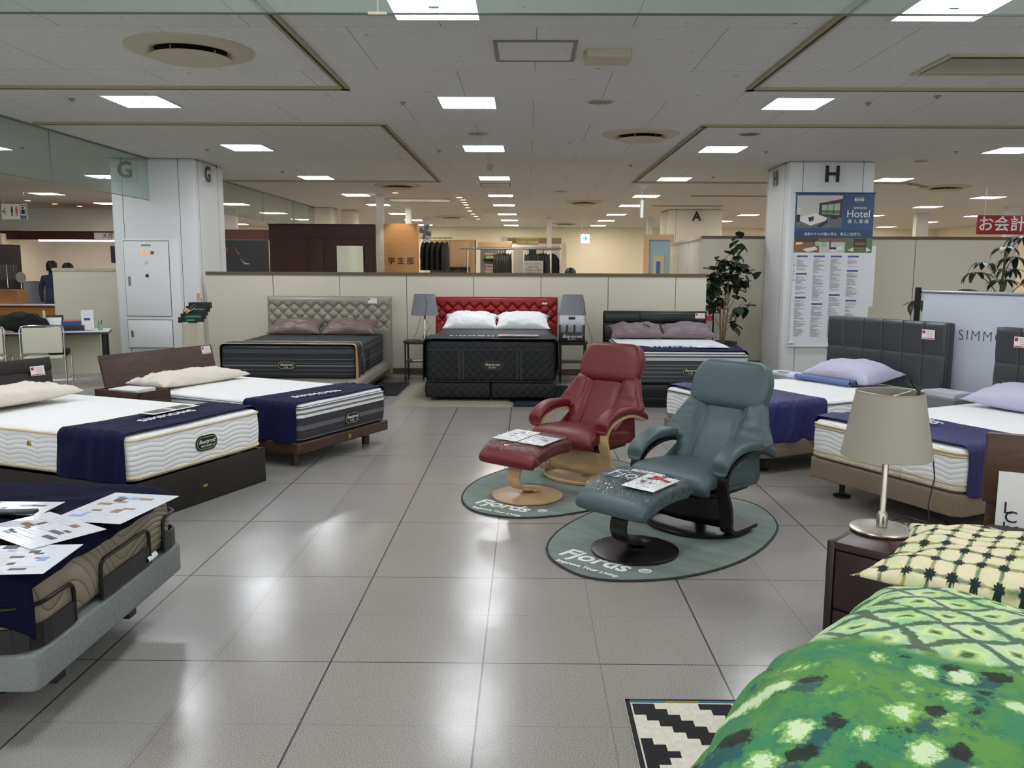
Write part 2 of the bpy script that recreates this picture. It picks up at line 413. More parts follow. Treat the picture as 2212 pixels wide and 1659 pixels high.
# ---- ceiling rails (beige slots framing two bays on either side)
railm = mat('rail_beige', (168, 156, 126), .6); slotm = mat('slot_dark', (48, 42, 32), .8)
def rail(name, pts):
    mb = MB()
    for (a, b) in zip(pts, pts[1:]):
        a, b = Vector(a), Vector(b); d = b-a; L = d.length; M = Matrix.Translation((a.x, a.y, 0)) @ Matrix.Rotation(math.atan2(d.y, d.x), 4, 'Z')
        mb.mi = 0; mb.box(-.035, L+.035, -.035, .035, CEIL-.022, CEIL-.0005, M=M)
        mb.mi = 1; mb.box(.05, L-.05, -.012, .008, CEIL-.0235, CEIL-.0215, M=M)
    return struct(mb.build(name, [railm, slotm], smooth=False))
rail('trim_1', [(-1.545, 1.5), (-1.545, 7.345), (-5.2, 7.345)]); rail('trim_2', [(-5.2, 9.13), (-1.53, 9.13), (-1.54, 14.94), (-5.2, 14.94)])
rail('trim_3', [(1.90, 1.5), (1.87, 7.335), (5.4, 7.335)]); rail('trim_4', [(5.6, 9.15), (1.87, 9.15), (1.855, 14.93), (6.6, 14.93), (7.6, 15.9)])
rail('trim_5', [(3.4, 17.6), (6.4, 17.6)]); rail('trim_6', [(3.0, 20.3), (4.6, 20.3)])
# ---- hanging glass smoke screens
gl = mat_glass('screen_glass', (236, 243, 239), .16); 
def screen(name, a, b, zb, panes, br=()):
    a, b = Vector(a), Vector(b); d = b-a; L = d.length
    mb = MB(); mb.mi = 0; mb.box(0, L, -.003, .003, zb, CEIL-.002)
    mb.mi = 1; mb.box(0, L, -.014, .014, CEIL-.02, CEIL-.001)
    for p_ in panes: mb.box(p_-.003, p_+.003, -.005, .005, zb, CEIL-.02)
    mb.mi = 2; mb.box(0, L, -.0035, .0035, zb-.004, zb+.003)
    for p_ in br: mb.mi = 3; mb.box(p_-.035, p_+.035, -.012, .012, zb-.006, zb+.004); mb.tube([(p_, 0, zb), (p_, 0, CEIL-.02)], .004, 6)
    return struct(mb.build(name, [gl, mat('pane_joint', (110, 120, 116), .4), mat('glass_edge', (60, 74, 68), .2), beige], smooth=False, loc=(a.x, a.y, 0), rz=math.atan2(d.y, d.x)))
screen('window_1', (-5.32, 5.5), (-5.32, 12.0), 2.44, (2.0, 4.05))
screen('window_2', (-5.32, 13.15), (-5.32, 21.3), 2.44, (1.5, 4.0, 6.2))
screen('window_3', (-5.3, 3.27), (4.6, 3.27), 2.44, (), (4.74, 7.18))
# ---- ceiling lights
difm = mat('diffuser', (255, 255, 255), .5, emis=(246, 250, 255), es=LAMP_POWER); difw = mat('diffuser_warm', (255, 255, 255), .5, emis=(255, 242, 218), es=LAMP_POWER*1.1)
fram = mat('fixture_frame', (205, 208, 210), .4)
def make_light(dm, nm):
    t = thing('ceiling_light', 'x', 'ceiling light', (0, 0, CEIL))
    mb = MB()
    for a in ((-.275, .275, -.29, -.262), (-.275, .275, .262, .29), (-.275, -.25, -.262, .262), (.25, .275, -.262, .262)): mb.box(*a, -.012, -.0005)
    mb.build('frame', fram, t, smooth=False)
    box('diffuser', dm, t, -.25, .25, -.262, .262, -.009, -.001)
    mb = MB(); mb.box(-.03, .03, -.02, .02, -.016, -.009); mb.build('sensor', mat('sensor_grey', (150, 160, 170), .5), t, smooth=False)
    return t
ords = ['first', 'second', 'third', 'fourth', 'fifth', 'sixth', 'seventh', 'eighth', 'ninth', 'tenth', 'eleventh']
L0 = make_light(difm, 0); W0 = make_light(difw, 1); usedL = {0: False, 1: False}
ROWS = [-3.8, -.9, 2.1, 5.11, 7.96, 10.9, 14.4, 17.73, 20.35, 23.6, 26.6, 29.5]
COLS = [(-10.0, 'far left row, beyond the glass screen'), (-6.95, 'row left of the G pillar'), (-3.55, 'row left of the centre row'), (-.55, 'centre row'),
        (2.46, 'row right of the centre row'), (6.1, 'row right of the H pillar'), (9.5, 'far right row'), (12.4, 'rightmost row')]
for cxx, cname in COLS:
    k = 0
    for ry in ROWS:
        if abs(cxx) > 9 and ry < 8 and ry != 2.1 : continue
        if cxx == -6.95 and ry in (17.73,): continue
        if cxx in (-10.0,) and ry < 11: continue
        wm = 1 if ry > 15.5 else 0
        lb = 'square recessed ceiling light, number %s counting from the front in the %s' % (ords[max(0, k-1)] if k else 'zero', cname)
        lb = 'square ceiling light, %s from the front, %s' % (ords[min(k, 10)], cname)
        src = (L0, W0)[wm]
        if not usedL[wm]:
            usedL[wm] = True; src.location = (cxx, ry, CEIL); src['label'] = lb; src['group'] = 'square ceiling lights'; k += 1; continue
        dup(src, (cxx, ry, CEIL), None, lb, 'square ceiling lights'); k += 1
# ---- round air diffusers
dm = mat('diffuser_beige', (190, 182, 158), .5); vd = mat('vent_dark', (14, 14, 13), .9)
def air(loc, label, s=1.):
    t = thing('air_diffuser', label, 'air diffuser', (loc[0], loc[1], CEIL), 0, 'round ceiling air diffusers')
    MB().lathe([(.0, -.001), (.245*s, -.001), (.245*s, -.006), (0, -.006)], n=48).build('throat', vd, t)
    MB().lathe([(.435*s, -.0005), (.43*s, -.012), (.405*s, -.02), (.34*s, -.035), (.29*s, -.032), (.245*s, -.012), (.245*s, -.004), (.4*s, -.0005)], n=56).build('rim', dm, t)
    MB().lathe([(0, -.034), (.1*s, -.036), (.2*s, -.046), (.265*s, -.058), (.272*s, -.062), (.268*s, -.066), (.2*s, -.056), (0, -.042)], n=48).build('cone_plate', dm, t)
    mb = MB()
    for k in range(3):
        a = k*2.1; mb.tube([(.17*s*math.cos(a), .17*s*math.sin(a), -.005), (.17*s*math.cos(a), .17*s*math.sin(a), -.045)], .006, 6)
    mb.build('bracket', dm, t)
air((-2.37, 6.13), 'large round beige ceiling air diffuser above the left bay, nearest one')
air((1.28, 9.78), 'round beige ceiling air diffuser right of the centre light row, above the recliners')
air((-2.37, 15.7), 'round air diffuser over the tufted beige bed, beyond the ceiling rail')
air((1.28, 19.3), 'round air diffuser far back, right of the centre light row')
air((-2.22, 24.9), 'small far air diffuser above the hanging rack left of the centre lights')
air((7.58, 15.6), 'round air diffuser right of the H pillar')
air((1.26, 28.2), 'farthest round air diffuser near the green exit sign')
def disc(loc, r, label, name='ceiling_speaker', cat='ceiling speaker', c=(150, 146, 134)):
    t = thing(name, label, cat, (loc[0], loc[1], CEIL), 0, 'round ceiling speakers')
    MB().lathe([(r, -.0005), (r, -.008), (r*.88, -.012), (r*.86, -.006), (r*.86, -.0005)], n=40).build('rim', dm, t)
    MB().lathe([(0, -.007), (r*.86, -.005), (r*.86, -.001), (0, -.001)], n=40).build('grille', mat('grille%d' % c[0], c, .9), t)
disc((.66, 7.92), .125, 'round ceiling speaker just right of the second centre light')
disc((-.563, 9.75), .12, 'round ceiling speaker in line behind the nearest centre light')
disc((2.495, 9.72), .125, 'flat grey round ceiling cover between the right rail and lights', c=(110, 110, 108))
disc((5.46, 11.98), .1, 'small round ceiling disc right of the H pillar top', c=(140, 138, 130))
disc((.643, 16.76), .13, 'far round ceiling speaker right of the centre row')
disc((-1.14, 12.5), .0001, 'x') if False else None
t0 = MB()
t0.prism([(-.15, -.13), (.15, -.13), (.17, -.02), (.15, .13), (-.15, .13), (-.17, -.02)], -.055, -.0005)
tag(t0.build('smoke_detector_box', dm, loc=(.563, 6.2, CEIL)), 'beige box-shaped ceiling sensor right of the access hatch', 'ceiling sensor')
# access hatch
def hatch(x0, x1, y0, y1, label, inner=None):
    t = thing('access_hatch', label, 'ceiling hatch', ((x0+x1)/2, (y0+y1)/2, CEIL)); a, b = (x1-x0)/2, (y1-y0)/2
    mb = MB(); e = .028
    for q in ((-a, a, -b, -b+e), (-a, a, b-e, b), (-a, -a+e, -b+e, b-e), (a-e, a, -b+e, b-e)): mb.box(*q, -.01, -.0005)
    mb.build('frame', mat('hatch_frame', (128, 124, 122), .4, .5), t, smooth=False)
    box('panel', inner or bpy.data.materials['ceiling_boards'], t, -a+e, a-e, -b+e, b-e, -.006, -.001)
hatch(-.235, .335, 5.86, 6.42, 'square ceiling access hatch with grey metal frame, near the front')
hatch(-.85, -.3, 15.3, 15.85, 'small ceiling access hatch behind the third centre light')
hatch(-3.1, -1.7, 18.7, 19.5, 'wide pale ceiling panel with glossy face above the uniform shop', mat('panel_gloss', (230, 230, 225), .15))
# rectangular grille at upper right
t = thing('air_grille', 'long recessed rectangular air grille in the ceiling at upper right', 'air vent', (3.8, 6.5, CEIL))
mb = MB()
for q in ((-.83, .83, -.31, -.27), (-.83, .83, .27, .31), (-.83, -.79, -.27, .27), (.79, .83, -.27, .27)): mb.box(*q, -.015, -.0005)
mb.build('frame', dm, t, smooth=False); box('throat', vd, t, -.79, .79, -.27, .27, -.004, -.001)
mb = MB(); mb.box(-.78, .78, -.22, .22, -.02, -.008, bev=.004); mb.build('deflector', mat('deflector', (150, 150, 132), .35), t)
# sprinklers
sprm = mat('sprinkler', (150, 146, 138), .5, .2)
sp0 = None
SPR = [(870, 221, 'just left of the nearest centre light'), (949, 325, 'left of the second centre light'), (1876, 222, 'right of the nearest right-hand light'), (1655, 327, 'above the H pillar'), (2065, 327, 'beside the far right light'),
       (155, 213, 'left of the nearest left-hand light'), (447, 322, 'between the G pillar and the second left light'), (2025, 207, 'at the upper right rail'), (47, 318, 'seen through the left glass screen'), (610, 370, 'in front of the third left light'), (1541, 382, 'right of the third right light'), (1362, 357, 'right of the centre lights before the right rail')]
for px, py, s_ in SPR:
    c = P(px, py, CEIL)
    if sp0 is None:
        sp0 = MB().lathe([(.032, -.0005), (.032, -.006), (.014, -.01), (.011, -.02), (.017, -.022), (.017, -.025), (0, -.026)], n=16).build('sprinkler', sprm, loc=c); o = sp0
    else: o = sp0.copy(); COL.objects.link(o); o.location = c
    tag(o, 'small ceiling sprinkler head ' + s_, 'sprinkler', 'ceiling sprinklers')
c = P(1058, 356, CEIL)
tag(MB().lathe([(.05, -.0005), (.05, -.02), (.04, -.035), (.04, -.06), (.03, -.075), (0, -.075)], n=24).build('smoke_detector', beige, loc=c), 'white cone smoke detector between the second and third centre lights', 'smoke detector')
dl0 = None; dlm = mat('downlight_glow', (255, 255, 255), .5, emis=(255, 214, 150), es=6)
DL = [(992, 426), (1000, 431.5), (1003, 437), (1007, 442), (1010, 448), (1015, 455), (1022, 462), (1028, 467), (1033, 473), (854, 416), (118, 440), (172, 445), (60, 433)]
for k, (px, py) in enumerate(DL):
    if dl0 is None:
        c = P(px, py, CEIL); dl0 = thing('downlight', 'x', 'downlight', c)
        MB().lathe([(.085, -.0005), (.085, -.006), (.065, -.008), (.065, -.001)], n=24).build('rim', dm, dl0)
        MB().lathe([(0, -.004), (.065, -.004), (.065, -.002), (0, -.002)], n=24).build('lamp', dlm, dl0); o = dl0
    else: o = dup(dl0, P(px, py, CEIL))
    o['group'] = 'small round downlights'
    o['label'] = ('small warm round downlight, %s in the far line of spots left of the centre lights' % ords[k]) if k < 9 else ['small downlight above the wood-panelled sign column', 'left-hand small downlight over the optician counter', 'right-hand small downlight over the optician counter', 'small downlight near the restroom sign'][k-9]

# ================================================================ BEDS
def price_card(parent, origin, xd, yd, w_=.1, h_=.065):
    """white price card with a red block and a red bottom rule"""
    mb = MB(); mb.box(-w_/2, w_/2, -h_/2, h_/2, 0, .002); mb.mi = 1
    mb.box(-w_*.46, -w_*.25, h_*.08, h_*.4, .002, .0024); mb.box(-w_*.46, w_*.46, -h_*.44, -h_*.36, .002, .0024)
    mb.mi = 2
    for k in range(4): mb.box(-w_*.2+.004*k, w_*.4-.006*(k % 2), h_*(.32-.17*k)-.0015, h_*(.32-.17*k)+.0015, .002, .0024)
    o = mb.build('price_card', [paper, red, mat('pinkish_print', (190, 140, 142), .6)], parent, smooth=False)
    frame(o, origin, xd, yd); lab(o, 'white price card with red print'); return o

def brand_patch(parent, origin, xd, yd, w_, h_, rim, l1='Beautyrest', l2='LUXE', chip=True, c1=None):
    r_ = h_/2; n = 10
    def oval(a, b):
        pts = []
        for cx_, a0 in ((a-b, -PI/2), (-(a-b), PI/2)):
            for k in range(n+1): an = a0+PI*k/n; pts.append((cx_+b*math.cos(an), b*math.sin(an)))
        return pts
    mb = MB(); mb.mi = 0; mb.prism(oval(w_/2, h_/2), 0, .003); mb.mi = 1; mb.prism(oval(w_/2-h_*.09, h_/2-h_*.09), .003, .004)
    mb.mi = 2; mb.prism(oval(w_/2-h_*.15, h_/2-h_*.15), .004, .0046)
    if chip: mb.mi = 3; mb.box(w_*.26, w_*.36, -h_*.26, -h_*.13, .0046, .005)
    o = mb.build('brand_patch', [mat('patch_black', (12, 12, 13), .5), rim, mat('patch_black', (12, 12, 13), .5), greyink], parent, smooth=False)
    frame(o, origin, xd, yd)
    ci = c1 or whitep
    txt('lettering', l1, h_*.36, ci, o, (0, h_*.1, .0052), (1, 0, 0), (0, 1, 0), .0004, shear=.35, sx=.9)
    txt('lettering', l2, h_*.2, whitep, o, (-w_*.03 if chip else 0, -h_*.2, .0052), (1, 0, 0), (0, 1, 0), .0004, space=1.2)
    return o

def mattress(root_m, W, L, z0, z1, m, label, pip=None, pips=None, R=.07, r=.03, x0=0, y0=0, crown=.012, name='mattress'):
    t = thing(name, label, 'mattress', (0, 0, 0)); t.matrix_world = root_m
    MB().rsolid(x0, x0+W, y0, y0+L, z0, z1, R, r, .006, 8, 6, crown).build('cover', m, t, ang=60)
    if pip:
        for zz in (pips or (z1-r-.005, z0+r+.005)):
            pts = []
            for cx_, cy_, a0 in ((x0+W-R, y0+L-R, 0), (x0+R, y0+L-R, PI/2), (x0+R, y0+R, PI), (x0+W-R, y0+R, 1.5*PI)):
                for k in range(7): a = a0+PI/2*k/6; pts.append((cx_+(R+.003)*math.cos(a), cy_+(R+.003)*math.sin(a), zz))
            MB().tube(pts, .007, 8, closed=True).build('piping', pip, t)
    return t

def runner(root_m, W, zt, y0, y1, hl, hr, m, label, x0=0, seed=0, wave=.012, hem=None, taper=0., name='bed_runner', off=.006, skew=0.):
    """cloth laid across the mattress, hanging hl / hr over the left / right side"""
    tot = hl+W+hr; rr = .035; NU, NV = 150, 36
    def pos(s):
        # s along cloth; returns x,z and outward normal
        if s < hl: return x0-off, zt-rr-(hl-s), -1, 0, 1
        q = s-hl
        if q < rr*1.57: a = q/rr; return x0+rr-(rr+off)*math.cos(a), zt-rr+(rr+off)*math.sin(a), -math.cos(a), math.sin(a), .5
        W2 = W-2*rr
        if q < rr*1.57+W2: return x0+rr+(q-rr*1.57), zt+off, 0, 1, 0
        q -= rr*1.57+W2
        if q < rr*1.57: a = q/rr; return x0+W-rr+(rr+off)*math.sin(a), zt-rr+(rr+off)*math.cos(a), math.sin(a), math.cos(a), .5
        return x0+W+off, zt-rr-(q-rr*1.57), 1, 0, 1
    T = hl+W-2*rr+2*rr*1.57+hr
    def fn(i, j):
        s = i*T; x_, z_, nx, nzz, side = pos(s)
        e0 = y0+.018*nz(s*3, seed, 1.3)+skew*i; e1 = y1+.022*nz(s*3, seed+5, 2.3)+skew*i-taper*i
        y_ = e0+(e1-e0)*j
        k = abs(nz(s*5+y_*2, y_*9, seed, 1.))*wave*1.6+abs(nz(s*2.2, y_*16+s*3, seed+3))*wave
        if side == 1:
            dep = (zt-rr-z_); k += max(0, (math.sin(y_*26+seed)+1)*.012*min(1, dep*4))
        edge = min(j, 1-j)*8; k *= min(1, .25+edge)
        if side == 0: k *= .55
        return (x_+nx*k, y_, z_+nzz*k)
    mb = MB(); mb.grid(fn, NU, NV)
    mats = [m]
    if hem:
        mats.append(hem)
        for f in mb.bm.faces: pass
    o = mb.build('bed_runner', mats, None, ang=180)
    if hem:
        me = o.data
        for p in me.polygons:
            i = p.index//NV; j = p.index % NV
            if j < 5 or j >= NV-5 or i < 4 or i >= NU-4: p.material_index = 1
    sm = o.modifiers.new('thickness', 'SOLIDIFY'); sm.thickness = .004; sm.offset = 1
    o.matrix_world = root_m; o.name = name
    tag(o, label, 'bed runner'); return o

def pillow(loc, rz, W, D, Hh, m, label, tilt=0., seed=0, roll=0., name='pillow', wr=.006, sag=0., group=None, flange=0.):
    NU, NV = 64, 44
    def fn(top):
        def g(i, j):
            u = i*2-1; v = j*2-1
            au, av = abs(u), abs(v)
            k = (max(0, 1-au**2.6)*max(0, 1-av**2.6))**.52
            px = W/2*u*(1-.09*(1-av**2)*au**3-0.0); py = D/2*v*(1-.10*(1-au**2)*av**3)
            corner = (au*av)**6
            px *= 1+.03*corner; py *= 1+.05*corner
            wrk = wr*(nz(u*3+seed, v*3, seed)*2+abs(nz(u*7, v*9+seed, 4))*1.2*(.3+max(au, av)))
            zz = Hh*(.62 if top else .38)*k
            if top: zz += wrk*min(1, k*4)-sag*math.exp(-(u*u*3+v*v*4))*Hh
            else: zz = -zz
            if flange: zz += nz(u*6+seed, v*6, 9)*.012*max(0, (max(au, av)-.85))*6
            return (px, py, zz)
        return g
    mb = MB(); mb.grid(fn(True), NU, NV); mb.grid(lambda a, b: fn(False)(a, b), NU, NV)
    bmesh.ops.remove_doubles(mb.bm, verts=mb.bm.verts[:], dist=.0004)
    o = mb.build(name, m, None, ang=180)
    o.matrix_world = Matrix.Translation(loc) @ Matrix.Rotation(rz, 4, 'Z') @ Matrix.Rotation(tilt, 4, 'X') @ Matrix.Rotation(roll, 4, 'Y')
    tag(o, label, 'pillow', group); return o

def paper_sheet(M, w_, h_, label, seed=0, name='leaflet', pics=6, dark=None, th=.0018, cat='leaflet', head=None, base=None, curl=.0, group=None):
    """printed sheet: text lines, picture blocks"""
    rnd = random.Random(seed); mb = MB(); mb.box(-w_/2, w_/2, -h_/2, h_/2, 0, th)
    z0 = th; z1 = th+.0004
    mb.mi = 1
    if dark:
        mb.box(-w_/2, w_/2, h_/2-dark*h_, h_/2, z0, z1)
    for k in range(pics):
        x_ = rnd.uniform(-.42, .25)*w_; y_ = rnd.uniform(-.42, .38-(dark or 0))*h_; a = rnd.uniform(.06, .2)*w_; b = rnd.uniform(.04, .13)*h_
        mb.mi = rnd.choice((1, 1, 2, 4)); mb.box(x_, x_+a, y_, y_+b, z0, z1+.0001*(k+1))
    mb.mi = 3
    for k in range(16):
        y_ = (-.45+.056*k)*h_; x_ = rnd.uniform(-.46, 0)*w_; l_ = rnd.uniform(.1, .42)*w_
        if y_ < (h_/2-(dark or 0)*h_-.02): mb.box(x_, x_+l_, y_, y_+.004, z0, z1)
    o = mb.build(name, [base or paper, mat('photo_dark', (52, 48, 46), .4), mat('photo_brown', (120, 88, 64), .4), mat('fine_print', (176, 178, 184), .5), mat('photo_blue', (120, 150, 196), .4)], None, smooth=False)
    o.matrix_world = M; tag(o, label, cat, group); return o
def flatM(p, ang, tx=0., ty=0.): return Matrix.Translation(p) @ Matrix.Rotation(ang, 4, 'Z') @ Matrix.Rotation(tx, 4, 'X') @ Matrix.Rotation(ty, 4, 'Y')
def RM(x_, y_, rz): return Matrix.Translation((x_, y_, 0)) @ Matrix.Rotation(rz, 4, 'Z')
def footang(a, b): return math.atan2(b[1]-a[1], b[0]-a[0])

whiteq = mat_quilt('white_quilt', (228, 229, 228), .85, 33, .7, .26, .5)
whitetop = mat('white_top', (226, 227, 226), .9)
piping = mat('beige_piping', (206, 186, 152), .6); gold = mat('gold_piping', (196, 176, 138), .35, .3)
linen = mat('ivory_linen', (214, 206, 193), .9, kind='cloth', amt=.3); lilac = mat('lilac_cotton', (184, 182, 204), .8, kind='cloth', amt=.2)
taupe = mat('taupe_satin', (112, 94, 86), .45, kind='cloth', amt=.35); mauve = mat('mauve_satin', (116, 100, 106), .6, kind='cloth', amt=.5)
cotton = mat('white_cotton', (226, 228, 228), .8, kind='cloth', amt=.3)
greenrim = mat('lime_rim', (122, 148, 48), .5); goldrim = mat('gold_rim', (150, 146, 110), .45, .4)

# ---- bed 1: espresso wood low bed, front left
A1 = footang((-2.29, 4.71), (-1.853, 5.80)); W1 = 1.175; M1 = RM(-2.285, 4.715, A1); I1 = M1.inverted()
b = thing('bed', 'low espresso wood bed with solid side panels, nearest of the left-hand beds with headboards', 'bed'); b.matrix_world = M1
mb = MB()
mb.box(0, W1, 0, .022, .0, .245, bev=.003); mb.box(0, .02, .022, 2.0, 0, .24, bev=.003); mb.box(W1-.02, W1, .022, 2.0, 0, .24, bev=.003)
mb.box(.02, W1-.02, .022, 2.0, .16, .205)
mb.build('frame', espresso, b, ang=30)
tilt = Matrix.Translation((0, 2.02, .1)) @ Matrix.Rotation(math.radians(-9), 4, 'X')
mb = MB(); mb.box(-.03, W1+.03, 0, .03, 0, .70, bev=.004, M=tilt); mb.box(-.03, W1+.03, -.012, .0, .60, .70, bev=.003, M=tilt)
mb.prism([(-.03, .70), (W1*.55, .70), (W1*.72, .745), (W1+.03, .80), (W1+.03, .70), (-.03, .69)], 0, .03, M=tilt @ Matrix(((1, 0, 0, 0), (0, 0, 1, 0), (0, 1, 0, 0), (0, 0, 0, 1)))) if False else None
hb = mb.build('headboard', espresso, b, ang=30)
mb = MB(); mb.box(W1*.45, W1*.6, -.018, -.012, .655, .668, M=tilt); mb.build('inlay', chrome, hb, smooth=False)
p = tilt @ Vector((W1-.1, -.013, .6)); price_card(b, p, (1, 0, 0), tilt.to_3x3() @ Vector((0, 0, 1)), .12, .075)
box('badge', mat('brass', (190, 158, 70), .3, .9), b, W1*.48, W1*.51, -.003, 0, .10, .118)
t1 = mattress(M1, W1-.03, 1.95, .25, .52, whiteq, 'thick white quilted mattress on the low espresso bed, beige piping, green-rimmed black patch', piping, (.50, .275), x0=.015, y0=.01)
brand_patch(t1, (W1*.52, .001, .385), (1, 0, 0), (0, 0, 1), .19, .10, greenrim, 'Beautyrest', 'PREMIUM')
box('vent_button', mat('brass', (190, 158, 70), .3, .9), t1, .003, .012, .82, .85, .41, .44, bev=.003)
runner(M1, W1-.03, .532, .05, .60, .25, .05, navy, 'navy velvet bed runner on the foot of the espresso bed, white wordmark', x0=.015, seed=1, taper=.16)
def top_text(M, I, s, pxa, pxb, z, size, m_=whitep, space=1.15, label='white wordmark lettering', parent=None, sx=1.):
    a = P(*pxa, z); b_ = P(*pxb, z); a = I @ a; b_ = I @ b_; c_ = (a+b_)/2; c_.z = z; d = (b_-a); d.z = 0
    o = txt('lettering', s, size, m_, parent, c_, d, Vector((-d.y, d.x, 0)), .0015, space=space, sx=sx); return o
def parent_of(name, M):
    for o in COL.objects:
        if o.name.startswith(name) and (o.matrix_world.translation-M.translation).length < .01 and o.parent is None: return o
bpy.context.view_layer.update()
def last(name): return [o for o in COL.objects if o.name.startswith(name)][-1]
R1 = last('bed_runner')
top_text(M1, I1, 'SIMMONS', (295, 911), (425, 884), .562, .095, parent=R1)
c = P(365, 884, .566); paper_sheet(flatM(c, A1), .40, .15, 'white card with two brown photo squares beside the wordmark on the espresso bed', 3, 'leaflet', 0, None)
o = last('leaflet'); mb = MB()
for q in (-.17, .02): mb.box(q, q+.15, -.05, .05, .0019, .0026)
mb.build('photos', mat('photo_brown2', (84, 72, 62), .3), o, smooth=False)
pc = M1 @ Vector((.43, 1.62, .60)); pillow(pc, A1, .95, .42, .13, linen, 'soft ivory linen pillow on the espresso bed', seed=3, wr=.012)
# ---- bed 2: walnut leg bed
A2 = footang((-1.694, 6.13), (-1.198, 7.157)); W2 = 1.14; M2 = RM(-1.70, 6.135, A2); I2 = M2.inverted()
b = thing('bed', 'walnut platform bed on short legs between the espresso bed and the tufted bed', 'bed'); b.matrix_world = M2
mb = MB(); mb.rsolid(-.01, W2+.01, -.02, 1.98, .12, .20, .05, .006, 0, 2, 6); mb.build('frame', walnut, b)
for q in ((.12, .14), (W2-.13, .14), (.12, 1.8), (W2-.13, 1.8)):
    MB().cyl((q[0], q[1], 0), (q[0], q[1], .125), .032, .036, 24).build('leg', walnut, b)
tl = Matrix.Translation((0, 2.0, .14)) @ Matrix.Rotation(math.radians(-14), 4, 'X')
mb = MB(); mb.box(.0, W2+.1, 0, .025, 0, .635, bev=.004, M=tl); mb.build('headboard', walnut, b, ang=30)
price_card(b, tl @ Vector((W2+.02, -.001, .585)), (1, 0, 0), tl.to_3x3() @ Vector((0, 0, 1)), .11, .075)
box('badge', mat('brass', (190, 158, 70), .3, .9), b, W2*.5, W2*.53, -.023, -.02, .14, .175)
pt = mat_bands('pillowtop_bands', [(.20, .225, (120, 124, 128)), (.29, .325, (92, 94, 98)), (.385, .50, (222, 223, 222))], (48, 48, 50))
t2 = mattress(M2, W2-.02, 1.95, .203, .475, pt, 'grey-bordered pillow-top mattress on the walnut bed, white top', mat('grey_piping', (96, 96, 104), .6), (.452, .415), x0=.01, y0=0)
MB().rsolid(.02, W2-.02, .01, 1.94, .455, .484, .07, .012, 0, 2, 6, .012).build('top_panel', mat_quilt('white_top_quilt', (228, 229, 228), .85, 2, 0, .2, .3), t2, ang=60)
brand_patch(t2, (W2*.56, -.009, .30), (1, 0, 0), (0, 0, 1), .19, .10, goldrim)
R2 = runner(M2, W2-.02, .49, .02, .56, .26, .02, navy, 'navy velvet bed runner on the walnut bed, white wordmark', x0=.01, seed=4, taper=.12)
bpy.context.view_layer.update()
top_text(M2, I2, 'SIMMONS', (640, 857), (728, 844), .515, .10, parent=R2)
pc = M2 @ Vector((.52, 1.66, .53)); pillow(pc, A2, .98, .45, .12, linen, 'soft ivory linen pillow with frayed flange on the walnut bed', seed=8, wr=.014)
# walnut tray table between beds 1 and 2
c = Vector((-3.13, 6.57, 0)); A = A2
t = thing('bedside_table', 'walnut bedside box with raised rim between the two wood beds', 'bedside table', c, A+PI)
mb = MB(); w_ = .15; d_ = .25; h_ = .545
mb.box(-w_, w_, -d_, d_, .0, .5); mb.box(-w_, w_, -d_, -d_+.018, .5, h_); mb.box(-w_, w_, d_-.018, d_, .5, h_); mb.box(-w_, -w_+.018, -d_, d_, .5, h_); mb.box(w_-.018, w_, -d_, d_, .5, h_)
mb.build('body', walnut, t, smooth=False)
box('drawer', walnut, t, -w_+.02, w_-.02, d_, d_+.01, .3, .48, bev=.002)
s0 = None
for k in range(6):
    mg = MB(); mg.box(-.1, .1, -.14, .14, 0, .008, bev=.001)
    o = mg.build('magazine', paper, None, smooth=False, loc=(c.x+.01*nz(k, 1.7), c.y+.01*nz(k*1.3, 4), .501+.0085*k), rz=A+.12*nz(k*.7, 2.2)+.1)
    tag(o, 'thin white magazine in the stack on the walnut bedside box, %s from the bottom' % ords[k], 'magazine', 'magazines on the walnut box')

# ---- tufted boards
def tufted(name, parent, x0, x1, z0, z1, y, m, a=.15, bq=.16, dep=.035, th=.07, ztuft=None, ph=0, side_roll=.05, btn=None):
    NX, NZ = 260, 110
    zt0, zt1 = ztuft
    def fn(i, j):
        x_ = x0+(x1-x0)*i; z_ = z0+(z1-z0)*j
        u = (x_-x0-ph)/a; v = (z_-zt0)/bq
        s1 = abs(math.sin(PI*(u+v)/1)); s2 = abs(math.sin(PI*(u-v)/1))
        k = (s1*s2)**.42
        fade = max(0, min(1, (z_-zt0+bq*.45)/.05))*max(0, min(1, (zt1+bq*.1-z_)/.05))
        k = 1-(1-k)*fade
        e = min(x_-x0, x1-x_, z1-z_); rl = 1-max(0, 1-e/side_roll)**2
        return (x_, y-th*.35-dep*k*max(rl, 0)-.02*rl, z_)
    mb = MB(); mb.grid(fn, NX, NZ)
    mb.box(x0, x1, y-th*.35, y+.03, z0, z1)
    o = mb.build(name, m, parent, ang=180 if False else 60)
    mb = MB(); n = 0
    v = 0
    zz = zt0; r_ = 0
    while zz <= zt1+.001:
        xx = x0+ph+(a/2 if r_ % 2 else 0)
        while xx < x1-.02:
            if xx > x0+.03: pass; 
            if xx > x0+.03:
                vs = mb.bm.verts[-30:] if False else None
            xx += a
        zz += bq/2; r_ += 1
    mb.bm.free()
    mb = MB(); zz = zt0; r_ = 0
    while zz <= zt1+.001:
        xx = x0+ph+(a/2 if r_ % 2 else 0)
        while xx < x1-.03:
            if xx > x0+.04: mb.box(xx-.008, xx+.008, y-th*.35-.028, y-th*.35-.016, zz-.008, zz+.008, bev=.005, seg=2)
            xx += a
        zz += bq/2; r_ += 1
    mb.build('button', m, o, ang=60)['kind'] = 'stuff'
    return o
